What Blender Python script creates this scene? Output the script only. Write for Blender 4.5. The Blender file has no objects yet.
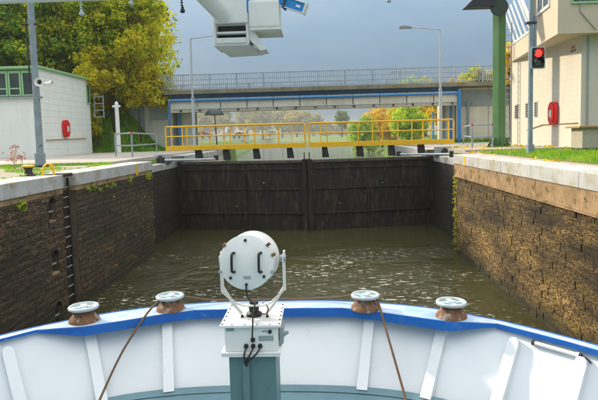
import bpy, bmesh, math, random
import numpy as np
from mathutils import Vector, Matrix
random.seed(7); rng = np.random.default_rng(7)
R = math.radians
scn = bpy.context.scene
col = scn.collection

# ---------------------------------------------------------------- camera
cam_d = bpy.data.cameras.new('camera'); cam = bpy.data.objects.new('camera', cam_d); col.objects.link(cam)
YAW, PITCH, ROLL = .0351, .0783, -.0259
fw = Vector((-math.sin(YAW)*math.cos(PITCH), math.cos(YAW)*math.cos(PITCH), -math.sin(PITCH)))
rt = Vector((math.cos(YAW), math.sin(YAW), 0)); up = rt.cross(fw)
rt2 = rt*math.cos(ROLL)+up*math.sin(ROLL); up2 = -rt*math.sin(ROLL)+up*math.cos(ROLL)
M = Matrix((rt2, up2, -fw)).transposed().to_4x4(); M.translation = (0, 0, 4.61)
cam.matrix_world = M
cam_d.sensor_width = 36; cam_d.lens = 540/598*36; cam_d.shift_y = -21/598
cam_d.clip_start = .1; cam_d.clip_end = 6000
scn.camera = cam

# ---------------------------------------------------------------- world, sun, exposure
SUN_AZ, SUN_EL = R(-54), R(29)          # azimuth from +Y, negative = left
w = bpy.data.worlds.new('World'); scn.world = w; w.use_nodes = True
nt = w.node_tree; nt.nodes.clear()
out = nt.nodes.new('ShaderNodeOutputWorld'); bg = nt.nodes.new('ShaderNodeBackground')
sky = nt.nodes.new('ShaderNodeTexSky'); sky.sky_type = 'NISHITA'; sky.sun_disc = False
sky.sun_elevation = SUN_EL; sky.sun_rotation = SUN_AZ; sky.air_density = 1.0; sky.dust_density = 2.0; sky.ozone_density = 1.5
tc = nt.nodes.new('ShaderNodeTexCoord')
mp = nt.nodes.new('ShaderNodeMapping'); mp.inputs['Scale'].default_value = (1.0, 1.0, 3.0)
cn = nt.nodes.new('ShaderNodeTexNoise'); cn.inputs['Scale'].default_value = 2.2; cn.inputs['Detail'].default_value = 7; cn.inputs['Roughness'].default_value = .55
cr = nt.nodes.new('ShaderNodeValToRGB'); cr.color_ramp.elements[0].position = .36; cr.color_ramp.elements[1].position = .7
cr.color_ramp.elements[0].color = (1.35, 2.65, 4.1, 1); cr.color_ramp.elements[1].color = (2.4, 3.45, 4.5, 1)
# unseen overhead sky made far brighter than the horizon to fill the shade
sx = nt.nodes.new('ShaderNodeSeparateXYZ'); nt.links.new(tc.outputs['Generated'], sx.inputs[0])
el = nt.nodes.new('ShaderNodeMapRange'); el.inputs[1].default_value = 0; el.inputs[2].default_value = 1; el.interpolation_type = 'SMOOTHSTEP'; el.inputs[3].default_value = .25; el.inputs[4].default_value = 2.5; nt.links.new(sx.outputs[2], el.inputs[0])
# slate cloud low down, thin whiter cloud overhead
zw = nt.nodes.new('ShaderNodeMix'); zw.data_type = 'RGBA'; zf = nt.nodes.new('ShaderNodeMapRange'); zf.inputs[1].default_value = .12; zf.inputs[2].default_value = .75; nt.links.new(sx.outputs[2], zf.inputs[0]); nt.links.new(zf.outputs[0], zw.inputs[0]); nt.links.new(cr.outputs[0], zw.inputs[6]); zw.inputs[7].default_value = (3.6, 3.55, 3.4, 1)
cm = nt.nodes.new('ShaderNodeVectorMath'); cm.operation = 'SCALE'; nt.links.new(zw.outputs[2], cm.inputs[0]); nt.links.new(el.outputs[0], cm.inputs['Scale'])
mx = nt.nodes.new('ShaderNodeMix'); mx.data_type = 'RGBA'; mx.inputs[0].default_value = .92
nt.links.new(tc.outputs['Generated'], mp.inputs[0]); nt.links.new(mp.outputs[0], cn.inputs['Vector'])
nt.links.new(cn.outputs['Fac'], cr.inputs[0])
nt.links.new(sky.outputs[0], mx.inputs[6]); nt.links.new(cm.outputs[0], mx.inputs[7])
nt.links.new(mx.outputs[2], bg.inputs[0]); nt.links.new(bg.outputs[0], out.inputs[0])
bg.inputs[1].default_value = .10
sd = bpy.data.lights.new('sun', 'SUN'); sd.energy = 1.9; sd.angle = R(2.5); sd.color = (1, .85, .63)
sun = bpy.data.objects.new('sun', sd); col.objects.link(sun)
to_sun = Vector((math.sin(SUN_AZ)*math.cos(SUN_EL), math.cos(SUN_AZ)*math.cos(SUN_EL), math.sin(SUN_EL)))
sun.rotation_euler = to_sun.to_track_quat('Z', 'Y').to_euler()
sun.location = (-30, 20, 40)
vs = scn.view_settings; vs.view_transform = 'Standard'; vs.look = 'None'; vs.gamma = 1; vs.exposure = 1.42; vs.use_curve_mapping = False

# ---------------------------------------------------------------- materials
MATS = {}
def mat(name, c1, c2=None, scale=3., rough=.6, bump=0., bscale=40., metal=0., stain=None, var=.0, spec=.5, grime=None, stretch=(1, 1, 1), coat=0., contrast=.3, detail=6):
    m = bpy.data.materials.new(name); m.use_nodes = True; t = m.node_tree; N = t.nodes; L = t.links
    b = N['Principled BSDF']; b.inputs['Roughness'].default_value = rough; b.inputs['Metallic'].default_value = metal
    b.inputs['Specular IOR Level'].default_value = spec; b.inputs['Coat Weight'].default_value = coat
    g = N.new('ShaderNodeNewGeometry'); mpn = N.new('ShaderNodeMapping'); mpn.inputs['Scale'].default_value = stretch
    L.new(g.outputs['Position'], mpn.inputs[0]); P = mpn.outputs[0]
    def noise(s, d=detail, r=.6):
        n = N.new('ShaderNodeTexNoise'); n.inputs['Scale'].default_value = s; n.inputs['Detail'].default_value = d; n.inputs['Roughness'].default_value = r
        L.new(P, n.inputs['Vector']); return n.outputs['Fac']
    def ramp(v, a, z):
        r = N.new('ShaderNodeMapRange'); r.inputs[1].default_value = a; r.inputs[2].default_value = z; r.clamp = True; L.new(v, r.inputs[0]); return r.outputs[0]
    def mixc(f, a, z):
        x = N.new('ShaderNodeMix'); x.data_type = 'RGBA'
        if f is not None: L.new(f, x.inputs[0])
        for v, s in ((a, 6), (z, 7)):
            if isinstance(v, tuple): x.inputs[s].default_value = (*v, 1)
            else: L.new(v, x.inputs[s])
        return x.outputs[2]
    c2 = c2 or tuple(v*.82 for v in c1)
    C = mixc(ramp(noise(scale), .5-contrast/2, .5+contrast/2), c1, c2)
    for st in (stain or []):
        sc, s, a, z = st
        C = mixc(ramp(noise(s), a, z), C, sc)
    if var:
        oi = N.new('ShaderNodeObjectInfo'); hs = N.new('ShaderNodeHueSaturation')
        L.new(ramp_v(t, oi.outputs['Random'], 1-var, 1+var), hs.inputs['Value']); L.new(C, hs.inputs['Color']); C = hs.outputs[0]
    L.new(C, b.inputs['Base Color'])
    if bump:
        bn = N.new('ShaderNodeBump'); bn.inputs['Strength'].default_value = min(1, bump); bn.inputs['Distance'].default_value = .02*max(1, bump)
        L.new(noise(bscale, 8, .65), bn.inputs['Height']); L.new(bn.outputs[0], b.inputs['Normal'])
        rr = N.new('ShaderNodeMapRange'); rr.inputs[3].default_value = max(0, rough-.08); rr.inputs[4].default_value = min(1, rough+.1)
        L.new(noise(scale*3), rr.inputs[0]); L.new(rr.outputs[0], b.inputs['Roughness'])
    MATS[name] = m; return m
def ramp_v(t, v, a, z):
    r = t.nodes.new('ShaderNodeMapRange'); r.inputs[3].default_value = a; r.inputs[4].default_value = z; t.links.new(v, r.inputs[0]); return r.outputs[0]
def emit(name, c, s):
    m = bpy.data.materials.new(name); m.use_nodes = True; b = m.node_tree.nodes['Principled BSDF']
    b.inputs['Base Color'].default_value = (*c, 1); b.inputs['Emission Color'].default_value = (*c, 1); b.inputs['Emission Strength'].default_value = s; return m
def leafmat(name, stops, rough=.6, trans=.55, gain=2.8):
    m = bpy.data.materials.new(name); m.use_nodes = True; t = m.node_tree; N = t.nodes; L = t.links
    b = N['Principled BSDF']; b.inputs['Roughness'].default_value = rough; b.inputs['Specular IOR Level'].default_value = .25
    a = N.new('ShaderNodeAttribute'); a.attribute_name = 'tint'
    r = N.new('ShaderNodeValToRGB'); e = r.color_ramp.elements
    while len(e) < len(stops): e.new(.5)
    for i, (p, c) in enumerate(stops): e[i].position = p; e[i].color = (*[min(.75, v*gain) for v in c], 1)
    L.new(a.outputs['Fac'], r.inputs[0]); L.new(r.outputs[0], b.inputs['Base Color'])
    tr = N.new('ShaderNodeBsdfTranslucent'); L.new(r.outputs[0], tr.inputs[0]); ms = N.new('ShaderNodeMixShader'); ms.inputs[0].default_value = trans
    L.new(b.outputs[0], ms.inputs[1]); L.new(tr.outputs[0], ms.inputs[2]); L.new(ms.outputs[0], N['Material Output'].inputs[0]); return m

# masonry of the chamber: rough conglomerate with algae
def stonemat(name, dark, mid, light, moss, pit=.5, bs=14., var=.25, wet=.6, mossamt=.62, fine=9., rough=.75, lowdark=.38, crack=.34):
    m = bpy.data.materials.new(name); m.use_nodes = True; t = m.node_tree; N = t.nodes; L = t.links
    b = N['Principled BSDF']; g = N.new('ShaderNodeNewGeometry')
    mp_ = N.new('ShaderNodeMapping'); mp_.inputs['Scale'].default_value = (1, .55, 2.0); L.new(g.outputs['Position'], mp_.inputs[0]); P = mp_.outputs[0]
    def noise(s, d=6, r=.6, vec=None):
        n = N.new('ShaderNodeTexNoise'); n.inputs['Scale'].default_value = s; n.inputs['Detail'].default_value = d; n.inputs['Roughness'].default_value = r
        L.new(vec or P, n.inputs['Vector']); return n.outputs['Fac']
    r = N.new('ShaderNodeValToRGB'); e = r.color_ramp.elements; e.new(.5)
    e[0].position = .38; e[0].color = (*dark, 1); e[1].position = .5; e[1].color = (*mid, 1); e[2].position = .63; e[2].color = (*light, 1)
    L.new(noise(fine, 8, .72), r.inputs[0])
    def mixc(f, a, z):
        x = N.new('ShaderNodeMix'); x.data_type = 'RGBA'; L.new(f, x.inputs[0])
        for v, s in ((a, 6), (z, 7)):
            if isinstance(v, tuple): x.inputs[s].default_value = (*v, 1)
            else: L.new(v, x.inputs[s])
        return x.outputs[2]
    def rng_(v, a, z):
        q = N.new('ShaderNodeMapRange'); q.inputs[1].default_value = a; q.inputs[2].default_value = z; L.new(v, q.inputs[0]); return q.outputs[0]
    C = mixc(rng_(noise(.8, 5), mossamt, mossamt+.1), r.outputs[0], moss)
    C = mixc(rng_(noise(.5, 6, .7), lowdark, lowdark+.24), tuple(v*.6 for v in dark), C)
    # slimy algae band above the waterline, with a ragged upper edge
    sz = N.new('ShaderNodeSeparateXYZ'); L.new(g.outputs['Position'], sz.inputs[0]); ad = N.new('ShaderNodeMath'); ad.operation = 'MULTIPLY_ADD'; ad.inputs[1].default_value = -.9; L.new(noise(1.7, 6, .65), ad.inputs[0]); L.new(sz.outputs[2], ad.inputs[2])
    C = mixc(rng_(ad.outputs[0], .0, -.38), C, (.030, .034, .008))
    vor = N.new('ShaderNodeTexVoronoi'); vor.inputs['Scale'].default_value = bs; L.new(P, vor.inputs['Vector'])
    C = mixc(rng_(vor.outputs['Distance'], crack, crack+.26), C, tuple(v*.5 for v in dark))
    oi = N.new('ShaderNodeObjectInfo'); hs = N.new('ShaderNodeHueSaturation'); L.new(ramp_v(t, oi.outputs['Random'], 1-var, 1+var), hs.inputs['Value'])
    L.new(C, hs.inputs['Color']); L.new(hs.outputs[0], b.inputs['Base Color'])
    sm = N.new('ShaderNodeMath'); sm.operation = 'SUBTRACT'; L.new(noise(bs*.55, 10, .78), sm.inputs[0]); vm = N.new('ShaderNodeMath'); vm.operation = 'MULTIPLY'; vm.inputs[1].default_value = .22; L.new(vor.outputs['Distance'], vm.inputs[0]); L.new(vm.outputs[0], sm.inputs[1])
    bn = N.new('ShaderNodeBump'); bn.inputs['Strength'].default_value = pit; bn.inputs['Distance'].default_value = .09; L.new(sm.outputs[0], bn.inputs['Height']); L.new(bn.outputs[0], b.inputs['Normal'])
    b.inputs['Roughness'].default_value = rough; return m

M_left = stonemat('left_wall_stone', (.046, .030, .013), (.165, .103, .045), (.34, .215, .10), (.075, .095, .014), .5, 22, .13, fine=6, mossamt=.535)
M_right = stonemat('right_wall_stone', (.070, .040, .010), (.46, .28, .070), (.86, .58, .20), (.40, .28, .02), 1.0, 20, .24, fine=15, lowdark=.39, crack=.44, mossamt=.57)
M_joint = mat('wall_mortar', (.075, .058, .038), (.035, .028, .018), 3, .9, .6, 30)
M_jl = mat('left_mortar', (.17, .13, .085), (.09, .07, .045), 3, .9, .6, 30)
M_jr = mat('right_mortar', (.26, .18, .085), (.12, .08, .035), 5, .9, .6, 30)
M_cop = mat('coping_concrete', (.50, .515, .51), (.40, .41, .405), 1.6, .75, .35, 60, stain=[((.36, .31, .21), 2.2, .50, .68), ((.20, .17, .10), 4.5, .62, .72), ((.58, .59, .57), 8, .60, .8)], var=.06)
M_tan = mat('stained_concrete', (.40, .27, .15), (.25, .165, .08), 2.5, .8, .6, 35, stain=[((.14, .085, .02), 3.5, .54, .64), ((.06, .055, .02), 5, .60, .70)], var=.08)
M_gate = mat('wet_gate_steel', (.030, .022, .015), (.011, .009, .008), 2.2, .6, .5, 18, stain=[((.075, .046, .026), 3, .52, .70), ((.018, .024, .010), 1.6, .6, .72), ((.10, .066, .040), 5, .60, .74)], spec=.3, stretch=(1.6, 1.6, .35))
M_gtop = mat('gate_top_timber', (.10, .085, .06), (.05, .042, .03), 4, .8, .5, 30)
M_black = mat('black_steel', (.018, .017, .016), (.03, .027, .024), 5, .55, .3, 40)
M_yel = mat('yellow_paint', (.92, .53, .006), (.86, .47, .006), 4, .45, .15, 60, stain=[((.35, .16, .02), 7, .68, .76)])
M_yelw = mat('worn_yellow_paint', (.85, .52, .03), (.55, .33, .03), 9, .6, .2, 60, stain=[((.4, .37, .3), 12, .62, .68)])
M_grav = mat('gravel_ground', (.40, .35, .26), (.28, .25, .18), 6, .9, .7, 60, stain=[((.10, .14, .03), 2.0, .56, .66)])
M_slab = mat('paving_concrete', (.42, .385, .34), (.34, .31, .27), 1.5, .85, .35, 70, stain=[((.24, .21, .16), 3, .6, .75)], var=.05)
M_pink = mat('reddish_paving', (.42, .31, .25), (.33, .24, .19), 3, .85, .4, 70)
M_grass = mat('grass_ground', (.060, .13, .012), (.10, .17, .018), .9, .9, .6, 20, stain=[((.16, .20, .03), .25, .52, .7), ((.05, .08, .01), 2.5, .6, .7)])
M_white = mat('white_ship_paint', (.69, .72, .75), (.655, .69, .72), 1.2, .42, .22, 3.5, stain=[((.58, .60, .60), 2.2, .60, .80), ((.50, .44, .36), 7, .70, .76)], stretch=(1, 1, .45))
M_whitew = mat('warm_white_paint', (.78, .775, .75), (.72, .715, .69), 3, .4, .08, 60, stain=[((.55, .52, .46), 4, .68, .82)])
M_blue = mat('blue_ship_paint', (.012, .14, .52), (.010, .10, .42), 2.5, .4, .15, 40, stain=[((.05, .20, .52), 4, .58, .7), ((.20, .22, .26), 16, .69, .73)])
M_cap = mat('worn_pale_blue_paint', (.50, .60, .72), (.26, .42, .66), 2.2, .45, .15, 60, stain=[((.66, .69, .72), 3.5, .54, .7), ((.34, .24, .15), 11, .63, .68)], stretch=(1, 2, 1))
M_deck = mat('grey_blue_deck', (.13, .24, .28), (.10, .20, .24), 2, .6, .2, 60)
M_teal = mat('teal_pedestal_paint', (.105, .19, .20), (.09, .165, .175), 3, .45, .12, 50, stain=[((.15, .24, .25), 5, .60, .75), ((.06, .10, .10), 9, .64, .74)], stretch=(1, 1, .4))
M_rust = mat('rusty_steel', (.24, .105, .042), (.13, .06, .032), 10, .7, .5, 60, stain=[((.42, .35, .30), 9, .53, .66), ((.06, .03, .02), 14, .62, .7)])
M_disc = mat('grey_white_paint', (.46, .52, .55), (.37, .43, .46), 12, .5, .2, 80, stain=[((.25, .25, .23), 20, .63, .72)])
M_slot = mat('dark_teal_recess', (.16, .25, .29), (.11, .18, .21), 10, .6)
M_rub = mat('black_rubber', (.012, .012, .013), None, 10, .5)
M_rope = mat('brown_rope', (.26, .155, .085), (.17, .10, .055), 60, .9, .8, 260)
M_galv = mat('galvanised_steel', (.36, .40, .42), (.28, .32, .345), 5, .42, .15, 40, metal=.35)
M_pole = mat('blue_grey_pole', (.24, .31, .35), (.18, .235, .27), 4, .5, .25, 30, stain=[((.10, .11, .11), 5, .60, .72)])
M_lpole = mat('light_pole', (.46, .50, .53), (.38, .42, .46), 4, .45, .1, 40)
M_grn = mat('green_column_paint', (.085, .21, .075), (.07, .175, .06), 1.5, .42, .12, 30, stain=[((.10, .24, .09), 1, .5, .7)])
M_gtrim = mat('pale_green_frame', (.30, .55, .28), (.26, .49, .24), 4, .45, .1, 50)
M_wallL = mat('white_rendered_wall', (.80, .82, .77), (.76, .78, .73), .8, .8, .2, 80, stain=[((.66, .67, .61), 1.5, .55, .78), ((.55, .56, .50), 4, .62, .78)], stretch=(2, 2, .4))
M_wallR = mat('cream_rendered_wall', (.61, .575, .49), (.58, .545, .46), .7, .8, .25, 80, stain=[((.50, .44, .34), 1.3, .56, .78), ((.46, .42, .34), 4, .60, .76)], stretch=(2, 2, .5))
M_peach = mat('peach_rendered_wall', (.58, .49, .38), (.55, .46, .355), .8, .8, .2, 80)
M_glass = mat('window_glass', (.03, .035, .035), (.06, .07, .06), 1.2, .06, spec=.8)
M_wframe = mat('white_window_frame', (.78, .78, .76), None, 5, .4)
M_red = mat('red_plastic', (.70, .012, .010), (.58, .010, .008), 4, .3, .05, 40)
M_conc = mat('bridge_concrete', (.70, .67, .55), (.60, .57, .46), .9, .85, .35, 30, stain=[((.36, .32, .23), 1.4, .58, .74), ((.20, .18, .13), 3, .66, .76)], stretch=(1.6, 1, .5), var=.07)
M_cdark = mat('weathered_edge_concrete', (.27, .25, .17), (.18, .165, .11), 1.5, .9, .5, 25, stain=[((.10, .11, .04), 2, .56, .7)])
M_bblue = mat('blue_girder_paint', (.012, .13, .30), (.012, .10, .24), 1.5, .45, .1, 25, stain=[((.02, .05, .09), 2.2, .58, .7)])
M_bpipe = mat('blue_pipe_paint', (.03, .23, .55), (.025, .19, .46), 2, .4, .1, 25)
M_rail = mat('pale_bridge_railing', (.36, .41, .47), (.27, .32, .38), 3, .5, .1, 20)
M_corr = mat('grey_metal_panel', (.30, .36, .37), (.24, .29, .30), 1.5, .5, .15, 20)
M_asph = mat('asphalt', (.05, .05, .05), None, 6, .9, .4, 60)
M_bark = mat('tree_bark', (.075, .055, .035), (.04, .03, .02), 6, .9, .8, 20)
M_radar = mat('radar_white_paint', (.72, .74, .72), (.66, .68, .66), 3, .45, .08, 40, stain=[((.5, .47, .4), 5, .68, .8)])
M_louv = mat('dark_louvre', (.05, .055, .055), (.035, .04, .04), 6, .6)
M_rblue = mat('radar_blue_paint', (.015, .24, .62), None, 6, .35)
M_navy = mat('dark_navy_hood', (.012, .016, .03), None, 6, .5)
M_wood = mat('wooden_lid', (.40, .23, .06), (.30, .17, .05), 8, .7, .3, 40, stain=[((.62, .38, .03), 9, .56, .62)])
M_pebble = mat('exposed_aggregate', (.50, .45, .36), (.34, .30, .24), 22, .85, .5, 60)
M_hous = mat('pale_house_wall', (.62, .60, .56), None, 2, .8)
M_roof = mat('red_roof', (.26, .12, .08), (.2, .09, .06), 2, .8)
M_dgrn = mat('dark_green_lamp', (.02, .05, .045), None, 6, .5)
M_hill = mat('wooded_hill', (.05, .075, .02), (.10, .10, .025), .03, .95, 1.0, .2, stain=[((.03, .045, .015), .05, .5, .6)])

# water: murky, rippled
def watermat():
    m = bpy.data.materials.new('murky_canal_water'); m.use_nodes = True; t = m.node_tree; N = t.nodes; L = t.links; b = N['Principled BSDF']
    b.inputs['Base Color'].default_value = (.047, .046, .017, 1); b.inputs['Roughness'].default_value = .05; b.inputs['IOR'].default_value = 1.33
    g = N.new('ShaderNodeNewGeometry')
    def noise(s, st, d=4, r=.55, dist=0.):
        mp_ = N.new('ShaderNodeMapping'); mp_.inputs['Scale'].default_value = st; L.new(g.outputs['Position'], mp_.inputs[0])
        n = N.new('ShaderNodeTexNoise'); n.inputs['Scale'].default_value = s; n.inputs['Detail'].default_value = d; n.inputs['Roughness'].default_value = r; n.inputs['Distortion'].default_value = dist
        L.new(mp_.outputs[0], n.inputs['Vector']); return n.outputs['Fac']
    def mth(op, a, c):
        x = N.new('ShaderNodeMath'); x.operation = op
        for i, v in enumerate((a, c)):
            if isinstance(v, (int, float)): x.inputs[i].default_value = v
            else: L.new(v, x.inputs[i])
        return x.outputs[0]
    def rg(v, a, z, o0=0, o1=1):
        q = N.new('ShaderNodeMapRange'); q.inputs[1].default_value = a; q.inputs[2].default_value = z; q.inputs[3].default_value = o0; q.inputs[4].default_value = o1; L.new(v, q.inputs[0]); return q.outputs[0]
    patch = rg(noise(.16, (1, .8, 1), 4, .6, 1.0), .46, .66, .10, 1)
    # the water is livelier in the churned patch ahead of the bow and calms towards the gate
    sp = N.new('ShaderNodeSeparateXYZ'); L.new(g.outputs['Position'], sp.inputs[0])
    near = mth('ADD', rg(sp.outputs[1], 16, 25, 1.0, .14), rg(sp.outputs[1], 45, 90, 0, .9))
    h1 = noise(5.5, (.75, 1.3, 1), 5, .62, .4); h2 = noise(1.3, (1, 1.4, 1), 3, .5, .6)
    hh = mth('ADD', mth('MULTIPLY', mth('MULTIPLY', h1, patch), near), mth('MULTIPLY', mth('MULTIPLY', h2, .55), near))
    glintz = rg(sp.outputs[1], 24, 18, 0, 1); fpatch = rg(noise(.33, (.8, 1.2, 1), 3, .6, .8), .47, .60, 0, 1)
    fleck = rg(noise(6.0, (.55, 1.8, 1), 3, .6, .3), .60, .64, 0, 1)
    glint = mth('MULTIPLY', mth('MULTIPLY', fleck, fpatch), glintz)  # white flecks painted into the base colour stand in for sparkle on ripples
    fm = N.new('ShaderNodeMix'); fm.data_type = 'RGBA'; L.new(glint, fm.inputs[0]); fm.inputs[6].default_value = (.047, .046, .017, 1); fm.inputs[7].default_value = (.75, .74, .68, 1)
    L.new(fm.outputs[2], b.inputs['Base Color']); L.new(rg(glint, 0, 1, .05, .6), b.inputs['Roughness'])
    bn = N.new('ShaderNodeBump'); bn.inputs['Strength'].default_value = 1.0; bn.inputs['Distance'].default_value = .22
    L.new(hh, bn.inputs['Height']); L.new(bn.outputs[0], b.inputs['Normal'])
    return m
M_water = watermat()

# ---------------------------------------------------------------- helpers
class MB:
    def __init__(s): s.v = []; s.f = []
    def add(s, v, f):
        o = len(s.v); s.v += [tuple(q) for q in v]; s.f += [tuple(i+o for i in q) for q in f]; return s
    def box(s, x0, x1, y0, y1, z0, z1):
        return s.add([(x, y, z) for z in (z0, z1) for y in (y0, y1) for x in (x0, x1)], [(0, 2, 3, 1), (4, 5, 7, 6), (0, 1, 5, 4), (2, 6, 7, 3), (0, 4, 6, 2), (1, 3, 7, 5)])
    def prism(s, poly, ax, a, b):          # polygon in the two other axes, extruded along ax
        n = len(poly); vs_ = []
        for h in (a, b):
            for p, q in poly: vs_.append({'x': (h, p, q), 'y': (p, h, q), 'z': (p, q, h)}[ax])
        return s.add(vs_, [tuple(range(n))[::-1], tuple(range(n, 2*n))]+[(i, (i+1) % n, n+(i+1) % n, n+i) for i in range(n)])
    def tube(s, pts, r, n=8, cap=True):
        pts = [Vector(p) for p in pts]; rs = r if isinstance(r, (list, tuple)) else [r]*len(pts)
        t = [(pts[min(i+1, len(pts)-1)]-pts[max(i-1, 0)]).normalized() for i in range(len(pts))]
        a = Vector((0, 0, 1)) if abs(t[0].z) < .9 else Vector((1, 0, 0)); u = t[0].cross(a).normalized(); vs_ = []
        for p, d, rr in zip(pts, t, rs):
            u = (u-d*u.dot(d)).normalized(); v = d.cross(u)
            vs_ += [p+(u*math.cos(2*math.pi*k/n)+v*math.sin(2*math.pi*k/n))*rr for k in range(n)]
        fs = [(i*n+k, i*n+(k+1) % n, (i+1)*n+(k+1) % n, (i+1)*n+k) for i in range(len(pts)-1) for k in range(n)]
        if cap: fs += [tuple(range(n))[::-1], tuple(range((len(pts)-1)*n, len(pts)*n))]
        return s.add(vs_, fs)
    def lathe(s, prof, c=(0, 0, 0), ax='z', n=24):     # prof: (radius, height)
        vs_ = []
        for r, h in prof:
            for k in range(n):
                a = 2*math.pi*k/n; p, q = r*math.cos(a), r*math.sin(a)
                vs_.append({'z': (c[0]+p, c[1]+q, c[2]+h), 'y': (c[0]+p, c[1]+h, c[2]-q), 'x': (c[0]+h, c[1]+p, c[2]+q)}[ax])
        m = len(prof); fs = [(i*n+k, i*n+(k+1) % n, (i+1)*n+(k+1) % n, (i+1)*n+k) for i in range(m-1) for k in range(n)]
        fs += [tuple(range(n))[::-1], tuple(range((m-1)*n, m*n))]
        return s.add(vs_, fs)
    def loft(s, rows):
        n = len(rows[0]); return s.add([p for r in rows for p in r], [(i*n+k, i*n+k+1, (i+1)*n+k+1, (i+1)*n+k) for i in range(len(rows)-1) for k in range(n-1)])
    def build(s, name, m, parent=None, smooth=False, bevel=0., loc=None, rot=None, solid=0.):
        me = bpy.data.meshes.new(name); me.from_pydata(s.v, [], s.f); me.update(); return finish(name, me, m, parent, smooth, bevel, loc, rot, solid)
def finish(name, me, m, parent=None, smooth=False, bevel=0., loc=None, rot=None, solid=0.):
    bm = bmesh.new(); bm.from_mesh(me)
    if not solid: bmesh.ops.recalc_face_normals(bm, faces=bm.faces)
    if bevel: bmesh.ops.bevel(bm, geom=list(bm.edges), offset=bevel, segments=2, affect='EDGES', profile=.6)
    bm.to_mesh(me); bm.free()
    if smooth:
        me.polygons.foreach_set('use_smooth', [True]*len(me.polygons))
        try: me.set_sharp_from_angle(angle=R(40))
        except Exception: pass
    o = bpy.data.objects.new(name, me); me.materials.append(m); col.objects.link(o)
    if parent: o.parent = parent
    if loc: o.location = loc
    if rot: o.rotation_euler = rot
    if solid:
        md = o.modifiers.new('thickness', 'SOLIDIFY'); md.thickness = solid; md.offset = 0
    return o
def tag(o, label, cat, group=None, kind=None):
    if label: o['label'] = label
    if cat: o['category'] = cat
    if group: o['group'] = group
    if kind: o['kind'] = kind
    return o
def thing(name, label, cat, loc=(0, 0, 0), group=None, rz=0.):
    o = bpy.data.objects.new(name, None); o.empty_display_size = .2; col.objects.link(o); o.location = loc; o.rotation_euler = (0, 0, rz)
    return tag(o, label, cat, group)
def struct(o): o['kind'] = 'structure'; return o
def inst(name, me, parent, loc=(0, 0, 0), rot=(0, 0, 0), sc=(1, 1, 1)):
    o = bpy.data.objects.new(name, me); col.objects.link(o); o.parent = parent; o.location = loc; o.rotation_euler = rot; o.scale = sc; return o
def local(root, wpts):           # world points -> local of an unrotated empty
    l = root.location; return [(p[0]-l.x, p[1]-l.y, p[2]-l.z) for p in wpts]
def raw(name, V, F, m, parent=None, tint=None):        # fast mesh: V (n,3), F (k,4 or 3)
    me = bpy.data.meshes.new(name); V = np.asarray(V, np.float32); F = np.asarray(F, np.int32)
    me.vertices.add(len(V)); me.vertices.foreach_set('co', V.ravel()); k = F.shape[1]
    me.loops.add(F.size); me.loops.foreach_set('vertex_index', F.ravel()); me.polygons.add(len(F))
    me.polygons.foreach_set('loop_start', np.arange(len(F), dtype=np.int32)*k); me.polygons.foreach_set('loop_total', np.full(len(F), k, np.int32))
    me.update(calc_edges=True); me.validate()
    if tint is not None:
        a = me.attributes.new('tint', 'FLOAT', 'FACE'); a.data.foreach_set('value', np.asarray(tint, np.float32))
    me.materials.append(m); o = bpy.data.objects.new(name, me); col.objects.link(o)
    if parent: o.parent = parent
    return o

# ================================================================ SETTING
# ---- terrain, one sheet
WL, WR = -6.69, 5.31            # chamber wall faces
def sstep(a, b, x): t = np.clip((x-a)/(b-a), 0, 1); return t*t*(3-2*t)
def terr(x, y):
    z = np.full_like(x, 3.70)
    # canal below the lock widens beyond the bridge
    xl = -7.6-(sstep(50, 90, y)*10+sstep(90, 300, y)*12); xr = 6.2+(sstep(50, 90, y)*8+sstep(90, 300, y)*5)
    bend = np.where(y > 260, (y-260)**2*.0006, 0); xl = xl-bend; xr = xr-bend
    dl = xl-x; dr = x-xr; d = np.maximum(dl, dr)          # >0 on land
    soft = sstep(50, 62, y)
    bank = np.where(d <= 0, -3.0, np.where(soft > 0, np.minimum(3.7, -.5+d*(0.55+(1-soft)*20)), 3.7))
    z = np.minimum(z, bank)
    # road embankment, left (slope visible) and right (behind the retaining wall)
    a = sstep(36.9, 41.2, y)*sstep(-11.2, -16.0, x)*(1-sstep(46.5, 47.3, y))*4.35
    b = sstep(41.25, 41.6, y)*np.where(x > 11.4, 1, 0)*(1-sstep(46.5, 47.3, y))*4.3
    c = sstep(41.3, 41.7, y)*np.where(x < -12.3, 1, 0)*(1-sstep(46.5, 47.3, y))*4.35
    z = z+np.maximum(np.maximum(a, b), c)
    z = z+np.where(y > 70, np.sin(x*.02+1)*np.sin(y*.013)*.8*sstep(70, 200, y)*sstep(2, 14, d), 0)
    return z
xs = np.concatenate([np.linspace(-1500, -60, 26), np.linspace(-55, -18, 38), np.linspace(-17.5, -8, 20), [-7.62, -7.58], np.linspace(-6, 5, 12), [6.18, 6.22], np.linspace(6.5, 18, 24), np.linspace(19, 60, 40), np.linspace(70, 1500, 26)])
ys = np.concatenate([np.linspace(-60, 30, 20), np.linspace(31, 36.5, 8), np.linspace(36.8, 41.2, 12), [41.27, 41.58, 41.75], np.linspace(42, 46, 6), [46.5, 46.9, 47.3], np.linspace(48, 62, 16), np.linspace(64, 130, 34), np.linspace(134, 400, 60), np.linspace(410, 3000, 40)])
X, Y = np.meshgrid(xs, ys); Z = terr(X, Y); nx = len(xs)
ii = np.arange((len(ys)-1)*nx).reshape(len(ys)-1, nx)[:, :-1].ravel()
o = raw('ground', np.stack([X, Y, Z], -1).reshape(-1, 3), np.stack([ii, ii+1, ii+nx+1, ii+nx], -1), M_grass); struct(o)
o = MB().add([(-260, -60, 0), (120, -60, 0), (120, 1200, 0), (-260, 1200, 0)], [(0, 1, 2, 3)]).build('canal_water', M_water); struct(o)

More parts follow.
